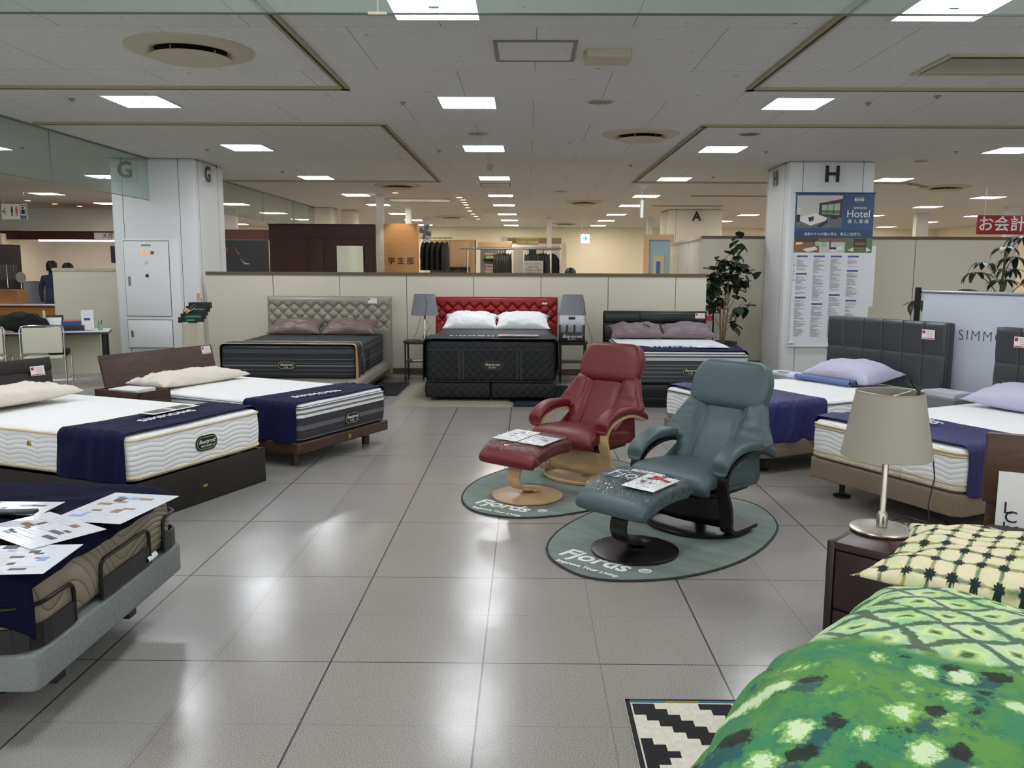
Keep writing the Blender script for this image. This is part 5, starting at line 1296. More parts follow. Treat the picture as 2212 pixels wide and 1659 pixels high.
def plant_umbrella(loc, label, s=1.):
    t = thing('potted_plant', label, 'plant', loc); rnd = random.Random(9)
    MB().lathe([(0, 0), (.16, 0), (.19, .32), (.17, .32), (0, .29)], n=32).build('pot', mat('pot_dark', (36, 34, 34), .4), t)
    mb = MB(); mb.tube([(0, 0, .29), (.01, 0, .8), (-.01, 0, 1.3), (.02, 0, 1.75)], .02, 8, r2=.012); heads = []
    spec = [(-.42, 1.30, 0), (-.28, 1.50, .05), (-.25, 1.62, -.05), (.0, 1.80, 0), (.22, 1.93, .05), (.32, 1.45, -.06), (.12, 1.55, .1), (-.05, 1.42, -.1), (-.42, 1.02, .1), (-.72, 1.08, -.1), (.4, 1.10, 0), (-.12, 1.18, -.14), (.25, 1.15, .12), (-.9, 1.16, .1), (.05, 1.68, -.1)]
    for x_, z_, y_ in spec:
        z0_ = max(.5, min(1.7, z_-.25-abs(x_)*.2)); mb.tube([(.0, 0, z0_), (x_*.5, y_*.5, (z0_+z_)/2+.04), (x_, y_, z_)], .006, 6, r2=.004); heads.append(Vector((x_, y_, z_)))
    mb.build('trunk', mat('bark_green', (96, 82, 50), .8), t); mb = MB()
    for p in heads:
        a0 = rnd.uniform(0, 6)
        for k in range(8):
            a = a0+2*PI*k/8; L = rnd.uniform(.17, .25); dr = rnd.uniform(.35, 1.0); M = Matrix.Translation(p) @ Matrix.Rotation(a, 4, 'Z')
            rows = []
            for q in range(8):
                f = q/7; w_ = L*.15*math.sin(PI*f**.8)**.7+.001; yy = .02+L*f*math.cos(dr*f); zc = -L*f*math.sin(dr*f)*.9
                rows.append([mb.bm.verts.new(M @ Vector((sx_*w_, yy, zc+abs(sx_)*.008))) for sx_ in (-1, 0, 1)])
            for r0, r1 in zip(rows, rows[1:]):
                for kk in (0, 1): mb.face([r0[kk], r0[kk+1], r1[kk+1], r1[kk]])
    mb.build('foliage', leafm('umbrella_leaf'), t, ang=180); return t
plant_umbrella((5.55, 9.9, 0), 'umbrella tree with long drooping leaflets behind the white banner stand').scale = (1.0, 1, .99)
# stanchion with red strap beside the ficus
t = thing('stanchion', 'chrome stanchion with red belt between the black bed and the ficus', 'stanchion', (2.62, 11.75, 0))
MB().lathe([(0, 0), (.16, 0), (.16, .01), (.03, .03), (.03, .82), (.034, .83), (.034, .9), (0, .9)], n=28).build('post', chrome, t)
box('belt', red, t, -.45, -.03, -.002, .002, .80, .87)

# ================================================================ PILLAR FITTINGS, SIGNS
def holder(loc, letter, label, xd, size, col):
    t = thing('letter_sign', label, 'sign', loc); nrm = Vector(xd).cross(Vector((0, 0, 1)))
    M = Matrix.Identity(4); n = Vector(xd).cross(Vector((0, 0, 1)))
    o = MB().box(-.19, .19, -.17, .17, 0, .006, bev=.002).build('plate', mat_glass('clear_acrylic', (254, 254, 254), .01, .05), t, smooth=False); frame(o, (0, 0, 0), xd, (0, 0, 1))
    txt('lettering', letter, size, col, t, n*.0075+Vector((0, 0, .0)), xd, (0, 0, 1), .0008, off=.008)
    return t
holder((-5.64, 11.992, 2.85), 'G', 'clear plate with dark letter G on the front of the left pillar', (1, 0, 0), .30, mat('letter_black', (24, 28, 28), .6))
holder((-4.652, 12.45, 2.84), 'G', 'clear plate with black letter G on the side face of the left pillar', (0, 1, 0), .30, ink)
holder((4.265, 12.042, 2.83), 'H', 'clear plate with black letter H on the front of the right pillar', (1, 0, 0), .31, ink)
holder((3.652, 12.65, 2.83), 'H', 'clear plate with black letter H on the side face of the right pillar', (0, -1, 0), .30, ink)
p = Q(1505, 468, 21.49); holder((p.x, 21.49, p.z), 'A', 'clear plate with black letter A on the far pillar', (1, 0, 0), .31, ink)
# electric cabinet on the G pillar
t = thing('wall_cabinet', 'white electric panel cabinet set into the front of the G pillar', 'wall cabinet', (-5.735, 12.0, 0))
mb = MB(); mb.box(-.01, .80, -.02, .0, .35, 1.90, bev=.004); mb.mi = 1; mb.box(.012, .663, -.0215, -.02, .807, 1.88); mb.box(.012, .663, -.0215, -.02, .352, .763); mb.build('frame', [mat('panel_white', (220, 222, 222), .4), seamm], t, ang=30)
d1 = box('door', mat('panel_white', (220, 222, 222), .4), t, .02, .655, -.03, -.02, .815, 1.872, bev=.002); d2 = box('door', mat('panel_white', (220, 222, 222), .4), t, .02, .655, -.03, -.02, .36, .755, bev=.002)
for d_, x_, z_, h_ in ((d1, .08, 1.31, .13), (d2, .08, .56, .09)):
    MB().box(x_-.016, x_+.016, -.038, -.03, z_-h_/2, z_+h_/2, bev=.002).build('handle', mat('handle_grey', (120, 120, 118), .4, .6), d_, smooth=False)
for k, c_ in enumerate(((255, 130, 70), (255, 130, 70), (90, 92, 92))):
    o = box('push_button', mat('button_%d' % k, c_, .4, emis=c_, es=.5 if k < 2 else 0.), d1, .26+.072*k, .305+.072*k, -.036, -.03, 1.69, 1.735, bev=.002); lab(o, 'lit orange push button' if k < 2 else 'dark grey push button')
box('name_plate', greyink, d1, .27, .41, -.0325, -.03, 1.80, 1.825)
o = MB().lathe([(0, -.014), (.02, -.014), (.026, 0)], n=20).build('lock', mat('lock_black', (20, 20, 20), .4), d1); o.location = (.335, -.03, 1.385); o.rotation_euler = (-PI/2, 0, 0)
mb = MB()
for k in range(6): a = PI*k/3; mb.box(-.004, .004, 0, .035, 0, .001, M=Matrix.Translation((.335, -.031, 1.565)) @ Matrix.Rotation(a, 4, 'Y') @ Matrix(((1, 0, 0, 0), (0, 0, -1, 0), (0, 1, 0, 0), (0, 0, 0, 1))))
mb.build('louvre_mark', mat('faint_grey', (190, 190, 188), .6), d1, smooth=False)
tag(box('door_latch', mat('handle_grey', (120, 120, 118), .4, .6), None, -4.662, -4.645, 12.86, 12.90, 1.24, 1.36, bev=.003), 'small metal latch on the side face of the G pillar', 'latch')
# rolling stand with black tiers, samples and canvas bag in front of the G pillar
t = thing('display_stand', 'slim display stand with stacked black tiers and hanging canvas bag before the G pillar', 'display stand', (-4.36, 11.0, 0), .1)
MB().cyl((.06, .05, 0), (.06, .05, 1.1), .02, n=14).build('pole', chrome, t)
mb = MB(); mb.box(-.15, .15, -.12, .15, 0, .02, bev=.004); mb.build('foot', dkmetal, t)
tm = mat('tier_black', (14, 18, 18), .6); gm = mat('tape_green', (70, 150, 130), .5)
for k in range(5): MB().box(-.19+.03*k, .15+.022*k-.04, -.10+.02*k, .02+.02*k, .79+.045*k, .86+.048*k, bev=.004).build('tier', tm, t, ang=30)
for x0_, x1_, z_, y_ in ((-.08, .02, .815, -.103), (-.10, .10, .862, -.083), (-.03, .13, .952, -.043)): box('label_tape', gm, t, x0_, x1_, y_-.002, y_, z_, z_+.018)
def cb(i, j):
    return (-.145+.27*i, -.095-.012*math.sin(i*9+j*2)-.02*math.sin(PI*i)*j, .80-.62*j)
mb = MB(); mb.grid(cb, 20, 20); o = mb.build('canvas_bag', mat('canvas', (196, 190, 170), .9, kind='linen'), t, ang=180); sm = o.modifiers.new('thickness', 'SOLIDIFY'); sm.thickness = .006
MB().tube([(.05, .03, 1.08), (.05, .03, 1.17)], .022, 12).build('wooden_grip', mat('grip_wood', (204, 160, 96), .5), t); MB().tube([(-.06, -.08, .93), (-.09, -.10, .96)], .03, 14).build('wooden_grip', mat('grip_wood', (204, 160, 96), .5), t)
mb = MB(); mb.tube([(.05, .02, 1.06), (.0, -.03, 1.02), (-.06, -.08, .95)], .006, 8); mb.tube([(.06, .02, 1.05), (.01, -.05, .98), (-.05, -.09, .93)], .005, 8); mb.tube([(.05, .03, 1.09), (.06, .04, .8)], .010, 8); mb.build('wire_loop', chrome, t)
# hanging poster on the H pillar: blue head, list of names below
t = thing('hanging_poster', 'long roll-down hotel poster on the front of the H pillar, blue head and printed lists', 'poster', (3.765, 12.02, 0))
Wp = 1.10; zt, zb = 2.58, .43; blue = mat('poster_blue_head', (46, 78, 116), .5); pw = mat('poster_offwhite', (212, 214, 218), .5)
box('sheet', pw, t, 0, Wp, -.004, .0, zb, zt)
mb = MB(); mb.tube([(-.01, -.006, zt), (Wp+.01, -.006, zt)], .010, 10); mb.build('top_rail', blue, t)
mb = MB(); mb.tube([(-.03, -.01, zb), (Wp+.02, -.01, zb)], .014, 10); mb.tube([(-.02, -.02, zb+.05), (.06, -.02, zb+.05)], .018, 10); mb.build('bottom_rail', white, t)
hd = box('blue_head', blue, t, 0, Wp, -.0055, -.004, 1.94, zt)
box('caption_band', mat('poster_blue_band', (38, 66, 102), .5), hd, 0, Wp, -.0065, -.0055, 1.965, 2.06)
# main photograph: a bedroom (built as coloured shapes on the sheet)
mb = MB(); cols = [mat('ph_wall', (186, 184, 180), .4), mat('ph_wood', (62, 40, 30), .4), mat('ph_window', (150, 178, 150), .4), mat('ph_bed', (214, 212, 208), .4), mat('ph_floor', (92, 100, 98), .4), mat('ph_dark', (30, 30, 32), .4), mat('ph_lamp', (226, 190, 140), .4), mat('ph_brown', (120, 86, 58), .4), mat('ph_green', (86, 110, 70), .4)]
def pq(mi, pts, lay):
    mb.mi = mi; vs = [mb.bm.verts.new((x_, -.0058-.0003*lay, z_)) for x_, z_ in pts]; mb.face(vs)
def pr(mi, x0, x1, z0, z1, lay): pq(mi, [(x0, z0), (x1, z0), (x1, z1), (x0, z1)], lay)
pr(0, .02, .655, 2.10, 2.545, 0); pq(4, [(.02, 2.10), (.655, 2.10), (.655, 2.25), (.32, 2.28), (.02, 2.22)], 1)
pq(1, [(.33, 2.26), (.655, 2.24), (.655, 2.50), (.33, 2.44)], 2); pq(2, [(.37, 2.29), (.62, 2.28), (.62, 2.44), (.37, 2.41)], 3)
for q in (.44, .53): pr(1, q, q+.008, 2.285, 2.425, 4)
pq(8, [(.37, 2.30), (.62, 2.29), (.62, 2.34), (.37, 2.345)], 4)
pq(3, [(.07, 2.25), (.28, 2.30), (.44, 2.24), (.44, 2.20), (.22, 2.13), (.05, 2.20)], 5); pq(5, [(.18, 2.24), (.26, 2.26), (.26, 2.20), (.20, 2.18)], 6); pq(5, [(.30, 2.12), (.44, 2.21), (.46, 2.23), (.46, 2.17), (.36, 2.10)], 6)
pq(0, [(.06, 2.26), (.2, 2.30), (.2, 2.46), (.03, 2.44)], 4); pr(6, .03, .07, 2.31, 2.37, 6); pr(6, .25, .275, 2.32, 2.36, 6); pr(5, .02, .07, 2.18, 2.28, 6); pr(5, .49, .6, 2.22, 2.26, 6)
mb.build('bedroom_photo', cols, hd, smooth=False)
mb = MB()
pr(7, .0, .36, 1.755, 1.955, 0); pr(1, .02, .34, 1.90, 1.955, 1); pq(6, [(.03, 1.86), (.12, 1.87), (.12, 1.90), (.03, 1.90)], 2); pq(3, [(.12, 1.80), (.30, 1.84), (.34, 1.80), (.2, 1.76)], 2); pr(2, .3, .36, 1.85, 1.91, 3)
pr(0, .36, .72, 1.755, 1.955, 0); pr(7, .36, .72, 1.90, 1.955, 1); pr(1, .5, .52, 1.80, 1.93, 2); pq(3, [(.5, 1.80), (.68, 1.85), (.7, 1.80), (.55, 1.765)], 2); pr(5, .52, .6, 1.80, 1.83, 3); pr(2, .38, .46, 1.83, 1.90, 2)
pr(8, .72, Wp, 1.755, 1.955, 0); pr(1, .84, 1.02, 1.83, 1.95, 1); pr(7, .86, 1.0, 1.86, 1.90, 2); pq(3, [(.76, 1.79), (.84, 1.83), (.84, 1.77)], 2); pq(3, [(1.02, 1.77), (1.02, 1.83), (1.09, 1.79)], 2)
mb.build('photo_strip', cols, t, smooth=False)
txt('lettering', 'Hotel', .145, mat('pale_print', (226, 226, 216), .5), hd, (.885, -.0065, 2.29), (1, 0, 0), (0, 0, 1), .0006)
txt('lettering', 'SIMMONS', .042, mat('pale_print', (226, 226, 216), .5), hd, (.90, -.0065, 2.372), (1, 0, 0), (0, 0, 1), .0006)
txt('lettering', '導 入 実 績', .062, mat('pale_print', (226, 226, 216), .5), hd, (.885, -.0065, 2.185), (1, 0, 0), (0, 0, 1), .0006)
txt('lettering', '高級ホテルの寝心地を、毎日ご自宅で。', .046, mat('pale_print', (226, 226, 216), .5), hd, (.55, -.0075, 2.01), (1, 0, 0), (0, 0, 1), .0006)
mb = MB()
for k in range(28):
    a = 2*PI*k/28; a2 = 2*PI*(k+1)/28
    for r0, r1 in ((.060, .064),):
        f = lambda an, r_: (.885+math.copysign(abs(math.cos(an))**.6, math.cos(an))*r_, 2.49+math.copysign(abs(math.sin(an))**.6, math.sin(an))*r_*.55)
        pq(0, [f(a, r0), f(a2, r0), f(a2, r1), f(a, r1)], 3)
pr(0, .82, .95, 2.475, 2.505, 3); mb.build('emblem', [mat('pale_print', (226, 226, 216), .5)], hd, smooth=False)
txt('lettering', 'SIMMONS', .024, blue, hd, (.885, -.0075, 2.490), (1, 0, 0), (0, 0, 1), .0006)
mb = MB(); rnd = random.Random(4)
lists = [(.05, [(1.70, .5), (1.455, .5), (1.12, .5)]), (.29, [(1.70, .5), (1.03, .5)]), (.53, [(1.70, .5), (1.16, .5)]), (.77, [(1.70, .5), (1.50, .5), (1.08, .5)])]
for x0_, heads in lists:
    for hi, (hz, _) in enumerate(heads):
        mb.mi = 1; mb.box(x0_, x0_+.155, -.0048, -.004, hz-.012, hz+.014); mb.mi = 0
        zend = heads[hi+1][0]+.05 if hi+1 < len(heads) else .56
        z_ = hz-.035
        while z_ > zend:
            if rnd.random() > .06: mb.box(x0_, x0_+rnd.choice((.05, .09, .12, .15, .17))*rnd.uniform(.8, 1.05), -.0048, -.004, z_-.0028, z_+.0028)
            z_ -= .0112
mb.build('name_list', [mat('list_grey', (120, 122, 128), .6), mat('list_blue', (66, 92, 132), .6)], t, smooth=False)
for k, ch in enumerate('ホテル導入実績一例'): txt('lettering', ch, .026, ink, t, (.018, -.0048, 1.70-.042*k), (1, 0, 0), (0, 0, 1), .0005)
tag(box('notice_sheet', mat('notice_white', (216, 218, 220), .5), None, 4.80, 4.93, 12.028, 12.032, 1.0, 1.85), 'plain white sheet hanging behind the right edge of the hotel poster', 'notice')
# hanging signs
def hang_sign(px0, py0, px1, py1, Y, label, m, lt=CEIL, name='hanging_sign'):
    a = Q(px0, py0, Y); b_ = Q(px1, py1, Y); t = thing(name, label, 'sign', ((a.x+b_.x)/2, Y, (a.z+b_.z)/2)); w_ = abs(b_.x-a.x)/2; h_ = abs(a.z-b_.z)/2
    box('board', m, t, -w_, w_, -.02, .02, -h_, h_, bev=.004)
    for s in (-.8, .8): MB().cyl((s*w_, 0, h_), (s*w_, 0, CEIL-(a.z+b_.z)/2), .004, n=8).build('hanger', chrome, t)
    return t, w_, h_
t, w_, h_ = hang_sign(2112, 465, 2262, 507, 14.6, 'red hanging sign with white Japanese lettering at the right edge', mat('sign_red', (150, 26, 30), .5))
txt('lettering', 'お会計', .27, whitep, t, (-w_*.32, -.0215, 0), (1, 0, 0), (0, 0, 1), .001, off=.003)
mb = MB(); mb.lathe([(0, -.001), (.13, -.001), (.13, .0), (0, .0)], n=32); o = mb.build('arrow_disc', whitep, t); o.location = (w_*.62, -.0215, 0); o.rotation_euler = (PI/2, 0, 0)
mb = MB(); mb.box(-.08, .04, -.015, .015, 0, .001); mb.prism([(.03, -.05), (.09, 0), (.03, .05)], 0, .001); o = mb.build('arrow', mat('sign_red', (150, 26, 30), .5), t, smooth=False); frame(o, (w_*.62, -.0235, 0), (1, 0, 0), (0, 0, 1))
t, w_, h_ = hang_sign(3, 440, 60, 474, 16.3, 'hanging restroom sign with arrow and figures at the upper left', mat('sign_cream', (206, 200, 182), .5))
mb = MB(); mb.box(-.40*w_/.26, -.30*w_/.26, -.006, .006, 0, .001); mb.box(-.9*w_, -.55*w_, -.006, .006, 0, .001); 
for s in (-1, 1): mb.box(0, .09, -.006, .006, 0, .001, M=Matrix.Translation((-.9*w_, 0, 0)) @ Matrix.Rotation(s*PI/4, 4, 'Z'))
o = mb.build('arrow', ink, t, smooth=False); frame(o, (0, -.021, 0), (1, 0, 0), (0, 0, 1))
for x_, c_ in ((-.045, (60, 50, 70)), (.06, (190, 60, 60))):
    mb = MB(); mb.box(-.022, .022, -.04, .04, 0, .001); mb.box(-.018, -.004, -.11, -.04, 0, .001); mb.box(.004, .018, -.11, -.04, 0, .001)
    mb.prism([(.017*math.cos(2*PI*k/12), .062+.017*math.sin(2*PI*k/12)) for k in range(12)], 0, .001); o = mb.build('figure', mat('fig%d' % c_[0], c_, .6), t, smooth=False); frame(o, (x_*w_/.26*.9+.0, -.021, .02), (1, 0, 0), (0, 0, 1))
o = box('blue_panel', mat('sign_blue', (40, 80, 130), .5), t, w_*.48, w_*.97, -.0225, -.02, -h_*.92, h_*.85)
box('panel_face', mat('sign_cream', (206, 200, 182), .5), o, w_*.53, w_*.92, -.0235, -.0225, -h_*.5, h_*.75)
mb = MB(); mb.box(-.035, .035, -.07, .02, 0, .001); mb.prism([(.022*math.cos(2*PI*k/12), .05+.022*math.sin(2*PI*k/12)) for k in range(12)], 0, .001); o2 = mb.build('figure', ink, o, smooth=False); frame(o2, (w_*.725, -.0245, .02), (1, 0, 0), (0, 0, 1))
# exit sign far back
t, w_, h_ = hang_sign(1255, 506, 1273, 525, 27.5, 'lit green and white exit arrow sign hanging at the far back', mat('exit_white', (220, 240, 236), .5, emis=(210, 250, 240), es=.9))
mb = MB(); mb.box(-.09, .03, -.018, .018, 0, .001); mb.prism([(0, -.075), (.09, 0), (0, .075), (-.03, .05), (.02, 0), (-.03, -.05)], 0, .002); o = mb.build('arrow', mat('exit_green', (0, 150, 90), .5, emis=(0, 170, 100), es=.6), t, smooth=False); frame(o, (.0, -.0215, .01), (1, 0, 0), (0, 0, 1))
# white hanging lamp-like unit beyond the centre
c = Q(1386, 452, 15.5); t = thing('hanging_unit', 'slim white edge-on sign hanging from a round ceiling rose right of centre', 'hanging sign', (c.x, 15.5, c.z), -.10)
box('panel', mat('unit_white', (225, 228, 224), .5), t, -.028, .028, -.12, .12, -.16, .16, bev=.008); MB().cyl((0, 0, .16), (0, 0, CEIL-c.z-.05), .008, n=8).build('rod', white, t)
MB().lathe([(0, -.08), (.05, -.08), (.11, -.03), (.14, 0), (0, 0)], (0, 0, CEIL-c.z-.001), 28).build('rose', white, t)

# ================================================================ LEFT: consultation desk and optician's shop
AD = math.atan2(.472, 1.166)
t = thing('desk', 'white-topped consultation table with dark edge left of the G pillar', 'desk', (-5.30, 10.55, 0), AD)
dk = mat('edge_navy', (26, 26, 40), .4)
box('table_top', mat('desk_white', (206, 206, 200), .4), t, -2.0, 0, 0, .62, .69, .70); box('edge', dk, t, -2.005, .005, -.005, .625, .662, .69)
box('front_panel', mat('panel_cream', (190, 186, 166), .6), t, -1.95, -.12, .30, .32, .14, .66)
for q in (-1.95, -.08): MB().box(q, q+.045, .06, .10, .0, .66).build('leg', dkmetal, t, smooth=False)
for q in (-1.95, -.08): MB().box(q, q+.045, .50, .54, .0, .66).build('leg', dkmetal, t, smooth=False)
mb = MB(); mb.box(-1.95, -.06, .28, .31, .06, .085); mb.build('crossbar', chrome, t, smooth=False)
MD = Matrix.Translation((-5.30, 10.55, 0)) @ Matrix.Rotation(AD, 4, 'Z')
def on_desk(o): o.matrix_world = MD; return o
tag(on_desk(box('desk_mat', mat('crimson_felt', (140, 20, 34), .8), None, -2.0, -.95, .38, .60, .7005, .706)), 'crimson mat along the back of the consultation table', 'mat')
paper_sheet(MD @ Matrix.Translation((-1.35, .2, .7005)), .9, .2, 'large printed sheet lying on the consultation table', 101, 'leaflet', 6, th=.001)
t = thing('desk_calendar', 'easel calendar with dark back on the consultation table', 'calendar'); t.matrix_world = MD @ Matrix.Translation((-.62, .3, .70)) @ Matrix.Rotation(-.2, 4, 'Z')
mb = MB(); mb.prism([(-.08, 0), (.06, 0), (.0, .2), (-.005, .2)], -.10, .10, Matrix(((0, 0, 1, 0), (1, 0, 0, 0), (0, 1, 0, 0), (0, 0, 0, 1)))); mb.build('easel', dkmetal, t, smooth=False)
o = box('page', paper, t, -.09, .09, -.002, 0, .02, .18); o.matrix_local = Matrix.Translation((0, -.083, 0)) @ Matrix.Rotation(-.36, 4, 'X')
t = thing('brochure_tray', 'black tray holding blue and orange booklets on the consultation table', 'tray'); t.matrix_world = MD @ Matrix.Translation((-.42, .3, .70))
box('tray', dk, t, -.14, .14, -.1, .12, 0, .07, bev=.003); box('booklets', mat('booklet_blue', (44, 74, 140), .5), t, -.12, .12, -.08, .10, .07, .12); box('booklets', mat('booklet_orange', (190, 110, 80), .5), t, -.1, .13, -.08, .10, .12, .135)
t = thing('brochure_holder', 'clear holder with white and blue brochures near the right end of the table', 'holder'); t.matrix_world = MD @ Matrix.Translation((-.24, .22, .70))
box('case', mat_glass('clear_acrylic', (254, 254, 254), .01, .05), t, -.08, .08, -.04, .06, 0, .12, bev=.002); box('brochures', paper, t, -.07, .07, -.01, .03, .01, .26); box('cover_print', mat('booklet_blue', (44, 74, 140), .5), t, -.04, .03, -.012, -.0105, .13, .16)
t = thing('pen_cup', 'small green glass cup with pens at the table end', 'cup'); t.matrix_world = MD @ Matrix.Translation((-.10, .25, .70))
MB().lathe([(.028, 0), (.032, .08), (.029, .08), (.025, .004), (0, .004)], n=20).build('cup', mat('cup_green', (140, 176, 160), .2), t); mb = MB(); mb.tube([(0, 0, .01), (.02, .0, .13)], .004, 6); mb.tube([(0, 0, .01), (-.02, .01, .12)], .004, 6); mb.build('pens', dkmetal, t)['kind'] = 'stuff'
tag(on_desk(MB().tube([(-.75, .45, .71), (-.76, .45, .95)], .018, 10, r2=.015).build('white_wand', mat('wand', (226, 224, 200), .4))), 'thin pale upright wand standing on the consultation table', 'wand')
# black bag lying on the chair back / table
def bag(i, j):
    a = 2*PI*i; b_ = PI*j; r_ = 1+.28*nz(math.cos(a)*2, math.sin(a)*2, j*4)
    e_ = .7; c_ = math.cos(b_); c_ = math.copysign(abs(c_)**e_, c_)
    return (.27*max(0, math.sin(b_))**.8*math.cos(a)*r_, .13*max(0, math.sin(b_))**.8*math.sin(a)*r_, (.115 if c_ > 0 else .125)*c_*(1+.35*nz(math.cos(a)*1.5, 2.2, 5))+.02*nz(i*9, j*6))
t = thing('handbag', 'soft black bag with looped handle lying on the consultation table', 'bag'); t.matrix_world = MD @ Matrix.Translation((-.98, .16, .83))
mb = MB(); mb.grid(bag, 40, 26, wrapu=True); mb.build('body', mat('bag_black', (10, 10, 11), .85, kind='cloth', amt=.6), t, ang=180)
MB().tube([(-.27+.07*math.cos(2*PI*k/20), -.10, -.03+.08*math.sin(2*PI*k/20)) for k in range(20)], .010, 8, closed=True).build('handle', mat('bag_gloss', (14, 14, 14), .2), t)
def visitor_chair(loc, rz, label):
    t = thing('chair', label, 'chair', loc, rz, 'white visitor chairs at the consultation table'); vin = mat('vinyl_cream', (202, 200, 182), .5)
    mb = MB(); mb.rsolid(-.22, .22, -.012, .012, 0, .32, .01, .01); 
    def bk(i, j): return (-.215+.43*i, .012*math.sin(PI*i)*1.2, .46+.30*j)
    mb.bm.free(); mb = MB(); mb.box(-.215, .215, -.015, .015, .47, .78, bev=.012, seg=3); mb.build('backrest', vin, t)
    MB().box(-.21, .21, -.02, .42, .40, .435, bev=.014, seg=3).build('seat', vin, t)
    for s in (-1, 1):
        pts = [(s*.235, 0, 0.0), (s*.235, 0, .4), (s*.235, -.005, .74), (s*.225, -.005, .785), (s*.19, -.005, .80)]
        MB().tube(pts+[(0, -.005, .80)], .010, 10).build('leg', chrome, t)
        MB().tube([(s*.235, .40, 0), (s*.235, .40, .40), (s*.22, .38, .42), (s*.235, 0, .42)], .010, 10).build('leg', chrome, t)
        MB().tube([(s*.235, .0, .15), (s*.235, .40, .15)], .008, 8).build('side_bar', chrome, t)
    return t
c = P(120, 835); v1 = visitor_chair((-5.83, 10.02, 0), AD-.05, 'white visitor chair with chrome frame, black bag draped beside it'); visitor_chair((-6.42, 9.80, 0), AD, 'white visitor chair with chrome frame at the left edge of the photo')
tag(MB().box(-.13, .1, -.06, .1, 0, .07, bev=.02, seg=3).build('black_pouch', mat('bag_black', (12, 12, 13), .45), loc=(-5.75, 10.25, .436), rz=AD), 'black pouch lying on the seat of the visitor chair', 'pouch')
# optician's shop further back
shopw = mat('shop_wall', (238, 232, 222), .85); mah = mat('mahogany', (62, 24, 18), .4, kind='woodx', sc=20, col2=(46, 18, 14)); oakc = mat('oak_yellow', (172, 120, 54), .5, kind='wood', sc=16, col2=(150, 102, 44))
struct(MB().box(-16.5, -7.6, 22.0, 22.15, 0, 2.28).build('wall_shop', shopw)); struct(MB().box(-12.6, -12.3, 19.8, 22.0, 0, 2.28).build('wall_shop_side', shopw))
struct(MB().box(-16.5, -7.6, 22.2, 22.35, 2.2, CEIL).build('wall_shop_upper', mat('upper_white', (228, 228, 224), .8)))
t = thing('shop_fascia', 'long dark mahogany fascia board above the optician counter', 'fascia', (-12.0, 20.0, 0))
a = Q(0, 500, 20.0); b_ = Q(245, 518, 20.0)
MB().box(0, 4.2, 0, .15, b_.z, a.z).build('board', mah, t, smooth=False); MB().box(0, 4.2, .0, 2.0, a.z, a.z+.015).build('top_board', mah, t, smooth=False)
MB().box(-3.0, 0, -.02, .13, b_.z, a.z+.02).build('board', mah, t, smooth=False)
o = box('sign_panel', mat('sign_mauve', (214, 204, 206), .5), t, 1.78, 2.75, -.01, .0, b_.z+.01, a.z-.02); txt('lettering', 'メガネ', .13, ink, o, (2.16, -.0115, (a.z+b_.z)/2), (1, 0, 0), (0, 0, 1), .001, off=.0015)
mb = MB(); mb.box(.3, 4.0, .25, .32, b_.z-.03, b_.z); mb.build('light_strip', mat('strip_glow', (255, 255, 255), .5, emis=(255, 240, 214), es=10), t, smooth=False)
# glass counter, cabinets, mirror, person behind
t = thing('display_counter', 'oak and glass optician display counter with dark red top', 'counter', (-9.55, 14.6, 0))
box('cabinet', oakc, t, 0, 2.3, 0, .5, 0, .80, bev=.004); box('dark_side', mah, t, -.22, -.005, 0, .5, 0, 1.10)
box('top_board', mat('dark_red', (96, 26, 30), .4), t, 0, 2.3, -.01, .5, .80, .83); box('back_box', oakc, t, 0, .55, .2, .5, .83, 1.10)
box('glass_shelf', mat_glass('clear_acrylic', (254, 254, 254), .01, .05), t, 0, 2.3, 0, .5, 1.105, 1.12); box('glass_front', mat_glass('clear_acrylic', (254, 254, 254), .01, .05), t, 0, 2.3, .0, .006, .83, 1.105)
box('white_tray', paper, t, .2, 1.3, .05, .3, .832, .85)
for z_ in (.45, .18): d_ = box('drawer', oakc, t, .62, 1.9, -.015, 0, z_-.11, z_+.13, bev=.003); MB().lathe([(0, -.012), (.012, -.008), (.012, 0)], (1.0, -.02, z_), 12).build('knob', mat('brass', (190, 158, 70), .3, .9), d_)
tag(box('service_counter', mat('counter_lilac', (186, 184, 196), .6), None, -10.4, -7.2, 17.2, 17.6, 0, 1.22), 'pale lilac service counter behind the glass display', 'counter')
tag(box('tall_panel', mat('dark_brown_panel', (46, 34, 32), .6), None, -10.15, -9.72, 15.9, 16.2, 0, 1.92), 'tall dark brown upright panel at the left edge', 'panel')
t = thing('counter_mirror', 'round tilting mirror on a stem on the glass counter', 'mirror', (-8.85, 14.7, 1.121)); MB().cyl((0, 0, 0), (0, 0, .09), .008, n=8).build('stem', chrome, t)
o = MB().lathe([(0, -.008), (.09, -.008), (.095, 0), (.09, .008), (0, .008)], n=32).build('glass', mat('mirror_back', (150, 146, 136), .4), t); o.location = (0, 0, .20); o.rotation_euler = (PI/2, 0, 0)
t = thing('glasses_stand', 'clear rack of hanging chains on the glass counter', 'rack', (-9.15, 14.8, 1.121)); MB().cyl((0, 0, 0), (0, 0, .42), .006, n=8).build('stem', chrome, t); MB().lathe([(.07, 0), (.07, .01), (0, .012)], n=20).build('foot', dkmetal, t)
mb = MB()
for k in range(18): mb.box(-.16+.019*k, -.153+.019*k, -.02+.02*(k % 3), -.014+.02*(k % 3), .16+.03*nz(k, 2), .42)
mb.build('chains', mat('chain_grey', (110, 116, 116), .3, .5), t, smooth=False)['kind'] = 'stuff'
